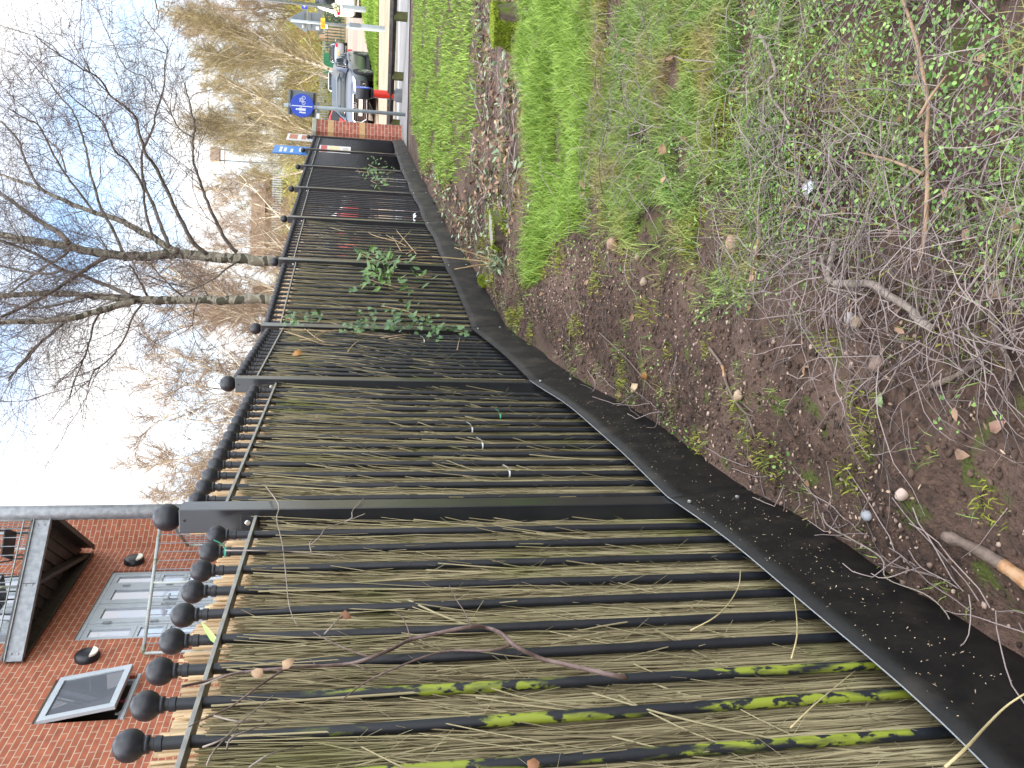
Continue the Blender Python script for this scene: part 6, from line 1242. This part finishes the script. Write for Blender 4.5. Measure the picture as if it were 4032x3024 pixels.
# ------------------------------------------------------------------ climbing plants on the fence
ivy_m = mat('ivy_leaf', (.025, .075, .018), (.11, .20, .065), attr=True, rough=.45); laurel_m = mat('laurel_leaf', (.03, .085, .012), (.12, .22, .045), attr=True, rough=.35)
stem_m = mat('dry_stem', (.30, .21, .11), (.42, .31, .18), 20, .7)
def fence_hit(x, y, i, off):
    th = R(TH[i]); A = np.array([PP[i][0] + math.cos(th) * off, PP[i][1] - math.sin(th) * off]); m = math.tan(th); q = ray(x, y); s = q[0] / q[1]; Y = (A[0] - m * A[1]) / (s - m); return at(x, y, Y)
def ivy_leaf(P, nrm, S):
    """five-lobed leaves"""
    k = len(P); sh = np.array([(0, 0), (.32, -.12), (.55, .10), (.30, .28), (.50, .62), (.18, .55), (0, 1.0), (-.18, .55), (-.50, .62), (-.30, .28), (-.55, .10), (-.32, -.12)])
    n_ = nrm / np.linalg.norm(nrm, axis=1, keepdims=True); t_ = RNG.normal(0, .5, (k, 3)) + np.array([0, 0, -1.]); t_ -= n_ * np.sum(t_ * n_, 1, keepdims=True); t_ /= np.linalg.norm(t_, axis=1, keepdims=True); s_ = np.cross(n_, t_)
    V = P[:, None] + S[:, None, None] * (sh[None, :, 0, None] * s_[:, None] + sh[None, :, 1, None] * t_[:, None] + (np.abs(sh[None, :, 0, None]) * .25) * n_[:, None])
    i = np.arange(k)[:, None] * 12; tri = np.array([(0, 1, 2), (0, 2, 3), (0, 3, 4), (0, 4, 5), (0, 5, 6), (0, 6, 7), (0, 7, 8), (0, 8, 9), (0, 9, 10), (0, 10, 11)])
    return V.reshape(-1, 3), (i[:, :, None] + tri[None].reshape(1, -1, 3)).reshape(-1, 3), np.repeat(RNG.random(k), 12)
o0 = fence_hit(1800, 1300, 3, .06); t = thing('ivy', 'ivy climbing beside the third iron post with lobed leaves', 'ivy', o0)
P = []; 
for (x0, x1, y0, y1, n_) in ((1108, 1265, 1222, 1285, 34), (1335, 1420, 1275, 1310, 16), (1400, 1640, 1215, 1300, 62), (1540, 1720, 1220, 1320, 44), (1700, 1840, 1280, 1325, 20), (1680, 1730, 1305, 1345, 7), (1370, 1410, 1135, 1160, 6), (1490, 1530, 1200, 1230, 3)):
    for _ in range(n_): P.append(fence_hit(RNG.uniform(x0, x1), RNG.uniform(y0, y1), 3, RNG.uniform(.03, .13)))
P = np.array(P) - o0; nrm = RNG.normal(0, .45, P.shape) + np.array([.75, -.75, .35]); V, F, q = ivy_leaf(P, nrm, RNG.uniform(.024, .050, len(P))); npmesh('foliage', V, F, ivy_m, t, rnd=q, smooth=False)
b = MB()
for ln_ in (((1830, 1310), (1700, 1290), (1550, 1285), (1400, 1295), (1300, 1270), (1180, 1265), (1110, 1245)), ((1700, 1270), (1600, 1225), (1500, 1205)), ((1100, 1295), (1200, 1300), (1330, 1310), (1500, 1322), (1650, 1330))):
    b.tube(smooth_path([fence_hit(x, y, 3, .035) - o0 for x, y in ln_], 3), .004, 5)
b.build('stem', stem_m, t, smooth=True)
o1 = fence_hit(1560, 1050, 4, .06); t = thing('laurel_sprig', 'glossy laurel sprigs pushing through the bars at the fourth iron post', 'laurel', o1)
P = []; 
for (x0, x1, y0, y1, n_, i) in ((1410, 1500, 975, 1010, 16, 4), (1450, 1560, 985, 1090, 52, 4), (1440, 1540, 1040, 1110, 22, 4), (1425, 1470, 1090, 1120, 7, 3), (1475, 1520, 1100, 1135, 8, 3), (1550, 1640, 990, 1035, 10, 4), (1625, 1705, 1060, 1115, 9, 4), (1560, 1610, 1105, 1155, 7, 3), (1580, 1660, 1165, 1205, 6, 3)):
    for _ in range(n_): P.append(fence_hit(RNG.uniform(x0, x1), RNG.uniform(y0, y1), i, RNG.uniform(.04, .17)))
P = np.array(P) - o1; V, F, q = leaves(P, RNG.normal(0, .5, P.shape) + np.array([.6, -.6, .6]), RNG.uniform(.08, .125, len(P)), RNG.uniform(.028, .04, len(P)), tdir=RNG.normal(0, .8, P.shape) + np.array([.2, -.2, .5])); npmesh('foliage', V, F, laurel_m, t, rnd=q)
b = MB()
for ln_ in (((1720, 1040), (1600, 1030), (1500, 1030), (1420, 1000)), ((1700, 1090), (1640, 1085)), ((1650, 1130), (1560, 1130), (1450, 1100))): b.tube(smooth_path([fence_hit(x, y, 4, .05) - o1 for x, y in ln_], 3), .004, 5)
b.build('stem', stem_m, t, smooth=True)
for (lab, x0, x1, y0, y1, n_, i, sz) in (('small leafy sprig poking through the railings before the blue sign board', 1450, 1520, 620, 690, 40, 7, .06), ('tiny leaf sprig low on the railings past the fourth post', 1460, 1510, 690, 745, 16, 6, .09), ('thin scatter of small leaves climbing the far railings', 1400, 1560, 655, 700, 34, 6, .05)):
    oo = fence_hit((x0 + x1) / 2, (y0 + y1) / 2, i, .05); t = thing('leafy_sprig', lab, 'sprig', oo, group='sprigs growing through the railings'); P = np.array([fence_hit(RNG.uniform(x0, x1), RNG.uniform(y0, y1), i, RNG.uniform(.03, .12)) for _ in range(n_)]) - oo
    V, F, q = leaves(P, RNG.normal(0, .5, P.shape) + np.array([.6, -.7, .5]), RNG.uniform(.7, 1.3, n_) * sz, sz * .45); npmesh('foliage', V, F, laurel_m, t, rnd=q)
    b = MB(); b.tube(smooth_path([fence_hit(x1, (y0 + y1) / 2, i, .02) - oo, fence_hit((x0 + x1) / 2, y1 * .6 + y0 * .4, i, .06) - oo, fence_hit(x0, y0 * .6 + y1 * .4, i, .06) - oo], 3), .004, 5); b.build('stem', stem_m, t)
# dry bramble stems hanging on the railings around the laurel
def stems(lab, name, i, off, lns, rad, m, cat='twigs', group=None):
    oo = fence_hit(*lns[0][0], i, off); b = MB()
    for l in lns:
        q = smooth_path([fence_hit(x, y, i, off + .02 * math.sin(k_ * 1.9)) - oo for k_, (x, y) in enumerate(l)], 4); b.tube(q, list(np.linspace(rad, rad * .45, len(q))), 6)
    o = b.build(name, m, smooth=True); o.location = oo; return tag(o, lab, cat, group)
stems('dry bramble stems sticking out of the railings behind the laurel', 'dry_stems', 4, .05, [[(1560, 950), (1480, 930), (1450, 915)], [(1600, 970), (1520, 925)], [(1640, 1000), (1580, 930), (1560, 905)], [(1600, 1000), (1660, 965)], [(1570, 960), (1620, 905)], [(1580, 990), (1545, 930)], [(1690, 990), (1600, 985), (1500, 1000)], [(1700, 1010), (1640, 1015), (1560, 1025)]], .006, stem_m)
stems('tangle of pale dead ivy stems on bars just before the third post', 'dry_stems', 2, .03, [[(1120, 1305), (1200, 1330), (1270, 1355), (1330, 1360)], [(1200, 1295), (1260, 1340), (1310, 1352)], [(1240, 1320), (1320, 1300), (1400, 1310), (1500, 1322)], [(1180, 1340), (1240, 1330), (1290, 1300)], [(1370, 1385), (1400, 1350), (1440, 1330)], [(1500, 1330), (1590, 1318), (1620, 1320)], [(1530, 1335), (1600, 1325)], [(1800, 1378), (1810, 1330)], [(1150, 1300), (1300, 1302), (1450, 1310)]], .0045, stem_m)
# cut birch branch hooked over the rail on the nearest panel
zz_ = lambda pts: [(800 + x * .7233, 1900 + y * .7233) for x, y in pts]
tw_br = mat('purple_brown_twig', (.12, .075, .065), (.20, .14, .125), 30, .6, bump=.2, bscale=120)
o = stems('long forked brown birch branch hanging over the nearest bars', 'hanging_branch', 0, .045, [zz_([(2300, 1060), (2212, 1045), (1950, 985), (1830, 955), (1700, 890), (1620, 820), (1540, 790), (1460, 785), (1300, 815), (1130, 855), (1030, 905), (920, 950), (800, 985), (620, 1000), (450, 1010), (200, 1035), (0, 1085), (-120, 1110)])], .0062, tw_br, 'branch')
par = o
def add_stem(lns, rad, off=.05):
    oo = np.array(par.location); b = MB()
    for l in lns:
        q = smooth_path([fence_hit(x, y, 0, off + .008 * math.sin(k_ * 2.1)) - oo for k_, (x, y) in enumerate(zz_(l))], 4); b.tube(q, list(np.linspace(rad, rad * .4, len(q))), 5)
    b.build('side_twig', tw_br, par, smooth=True)
add_stem([[(1680, 885), (1560, 915), (1350, 915), (1200, 950), (1000, 1030), (880, 1090), (760, 1180)]], .0034); add_stem([[(920, 950), (830, 925), (700, 870), (600, 815)]], .0025); add_stem([[(1130, 855), (1100, 760), (1050, 700)]], .0018); add_stem([[(1460, 785), (1420, 700), (1380, 640), (1340, 560)]], .0018)
add_stem([[(800, 985), (870, 1010), (960, 1040)], [(620, 1000), (580, 960)], [(1300, 815), (1210, 830), (1120, 835)]], .0016); add_stem([[(450, 1010), (300, 1110), (150, 1220), (0, 1290), (-80, 1330)]], .0026)
stems('thin pale twig hanging straight down from the rail beside the nearest big post', 'hanging_twig', 0, .05, [zz_([(340, 20), (410, 120), (400, 200), (430, 330), (450, 500), (470, 680), (515, 785)])], .0022, bark_gr, 'twig')
stems('small forked twig lying across bars and the dark face of the nearest big post', 'hanging_twig', 0, .06, [zz_([(585, 340), (640, 290), (670, 250), (780, 210), (880, 170)]), zz_([(780, 210), (810, 190), (815, 150), (880, 80)])], .0024, bark_gr, 'twig')
stems('thin grey twig with two tips lying across the first bars beside the nearest big post', 'hanging_twig', 0, .06, [zz_([(120, 370), (300, 370), (470, 375), (590, 385), (720, 400)]), zz_([(590, 385), (580, 330), (600, 310)])], .0022, bark_gr, 'twig')
stems('bunch of thin grey twigs crossing the rail at the near end of the fence', 'hanging_twig', 0, .055, [zz_([(20, 1540), (60, 1460), (200, 1310), (380, 1160)]), zz_([(60, 1270), (190, 1300), (330, 1300)]), zz_([(0, 1440), (100, 1400), (190, 1340)]), zz_([(250, 1552), (360, 1480), (510, 1440)]), zz_([(130, 1450), (170, 1380), (420, 1290)]), zz_([(0, 1100), (130, 1050), (230, 1030)]), zz_([(660, 825), (740, 740), (790, 705)])], .0022, bark_gr, 'twig')
zq = lambda pts: [(2400 + x * .7378, 1900 + y * .7378) for x, y in pts]
straw = mat('pale_straw', (.45, .37, .18), (.55, .46, .25), 20, .6)
stems('curved straw stem leaning from the bars over the nearest edging board', 'straw_stem', 0, .075, [zq([(430, 790), (560, 720), (640, 640), (690, 550), (698, 470)])], .002, straw, 'stem', 'straw stems'); stems('bowed straw stem standing on the board edge', 'straw_stem', 0, .09, [zq([(970, 940), (1000, 820), (998, 710), (985, 612)])], .0022, straw, 'stem', 'straw stems'); stems('straight yellowish straw stem slanting over an algae coated bar', 'straw_stem', 0, .09, [zq([(965, 1310), (1100, 1180), (1310, 1005)])], .0018, straw, 'stem', 'straw stems')
stems('long pale green stem crossing the nearest edging board at the picture edge', 'straw_stem', 0, .17, [zq([(1790, 1520), (1900, 1420), (2000, 1310), (2110, 1200), (2212, 1130), (2300, 1080)])], .003, straw, 'stem', 'straw stems')
for k_, (x, y, lab, c) in enumerate(((1113, 2637, 'pale tan dead leaf caught on the forked birch branch', (.50, .33, .20)), (1040, 2664, 'smaller tan leaf caught on the branch next to a pale one', (.46, .30, .18)), (2103, 2983, 'russet leaf stuck against the brushwood at the near end', (.36, .17, .08)), (1338, 2420, 'rust brown leaf on a twig in the nearest panel', (.26, .12, .06)))):
    big_leaf(fence_hit(x, y, 0, .07), .032, lab, c, (.7, -.7, .2), 20 + k_)
big_leaf(fence_hit(1195, 1390, 2, .03), .08, 'orange brown leaf lodged behind bars in the third bay', (.42, .20, .06), (.7, -.7, .2), 31)
V, F, q = leaves(np.zeros((1, 3)), np.array([[.7, -.7, .3]]), .09, .014, tdir=np.array([[.5, .4, .5]])); o = npmesh('leaf_blade', V, F, mat('lime_leaf', (.40, .58, .16), rough=.5)); o.location = fence_hit(862, 2545, 0, .01); tag(o, 'fresh lime green leaf blade bent over the rail', 'leaf')
# twig hanging into the picture from an overhead branch at the right
b = MB(); Yh = 5.0; q = [at(x, y, Yh) for x, y in ((470, -420), (560, -140), (610, 0), (616, 30), (624, 45), (623, 62), (620, 92))]; oo = q[-1]
b.tube(smooth_path([p - oo for p in q], 3), list(np.linspace(.006, .002, 19)), 6); o = b.build('hanging_twig', bark1, smooth=True); o.location = oo; tag(o, 'single brown twig hanging into the sky from overhead at the right', 'twig')
V, F, q2 = leaves(np.array([at(620, 50, Yh) - oo, at(619, 58, Yh) - oo]), np.array([[.3, -.9, .2], [-.3, -.9, .2]]), np.array([.028, .015]), np.array([.016, .01])); npmesh('dry_leaf', V, F, leaf_m, o, rnd=q2)
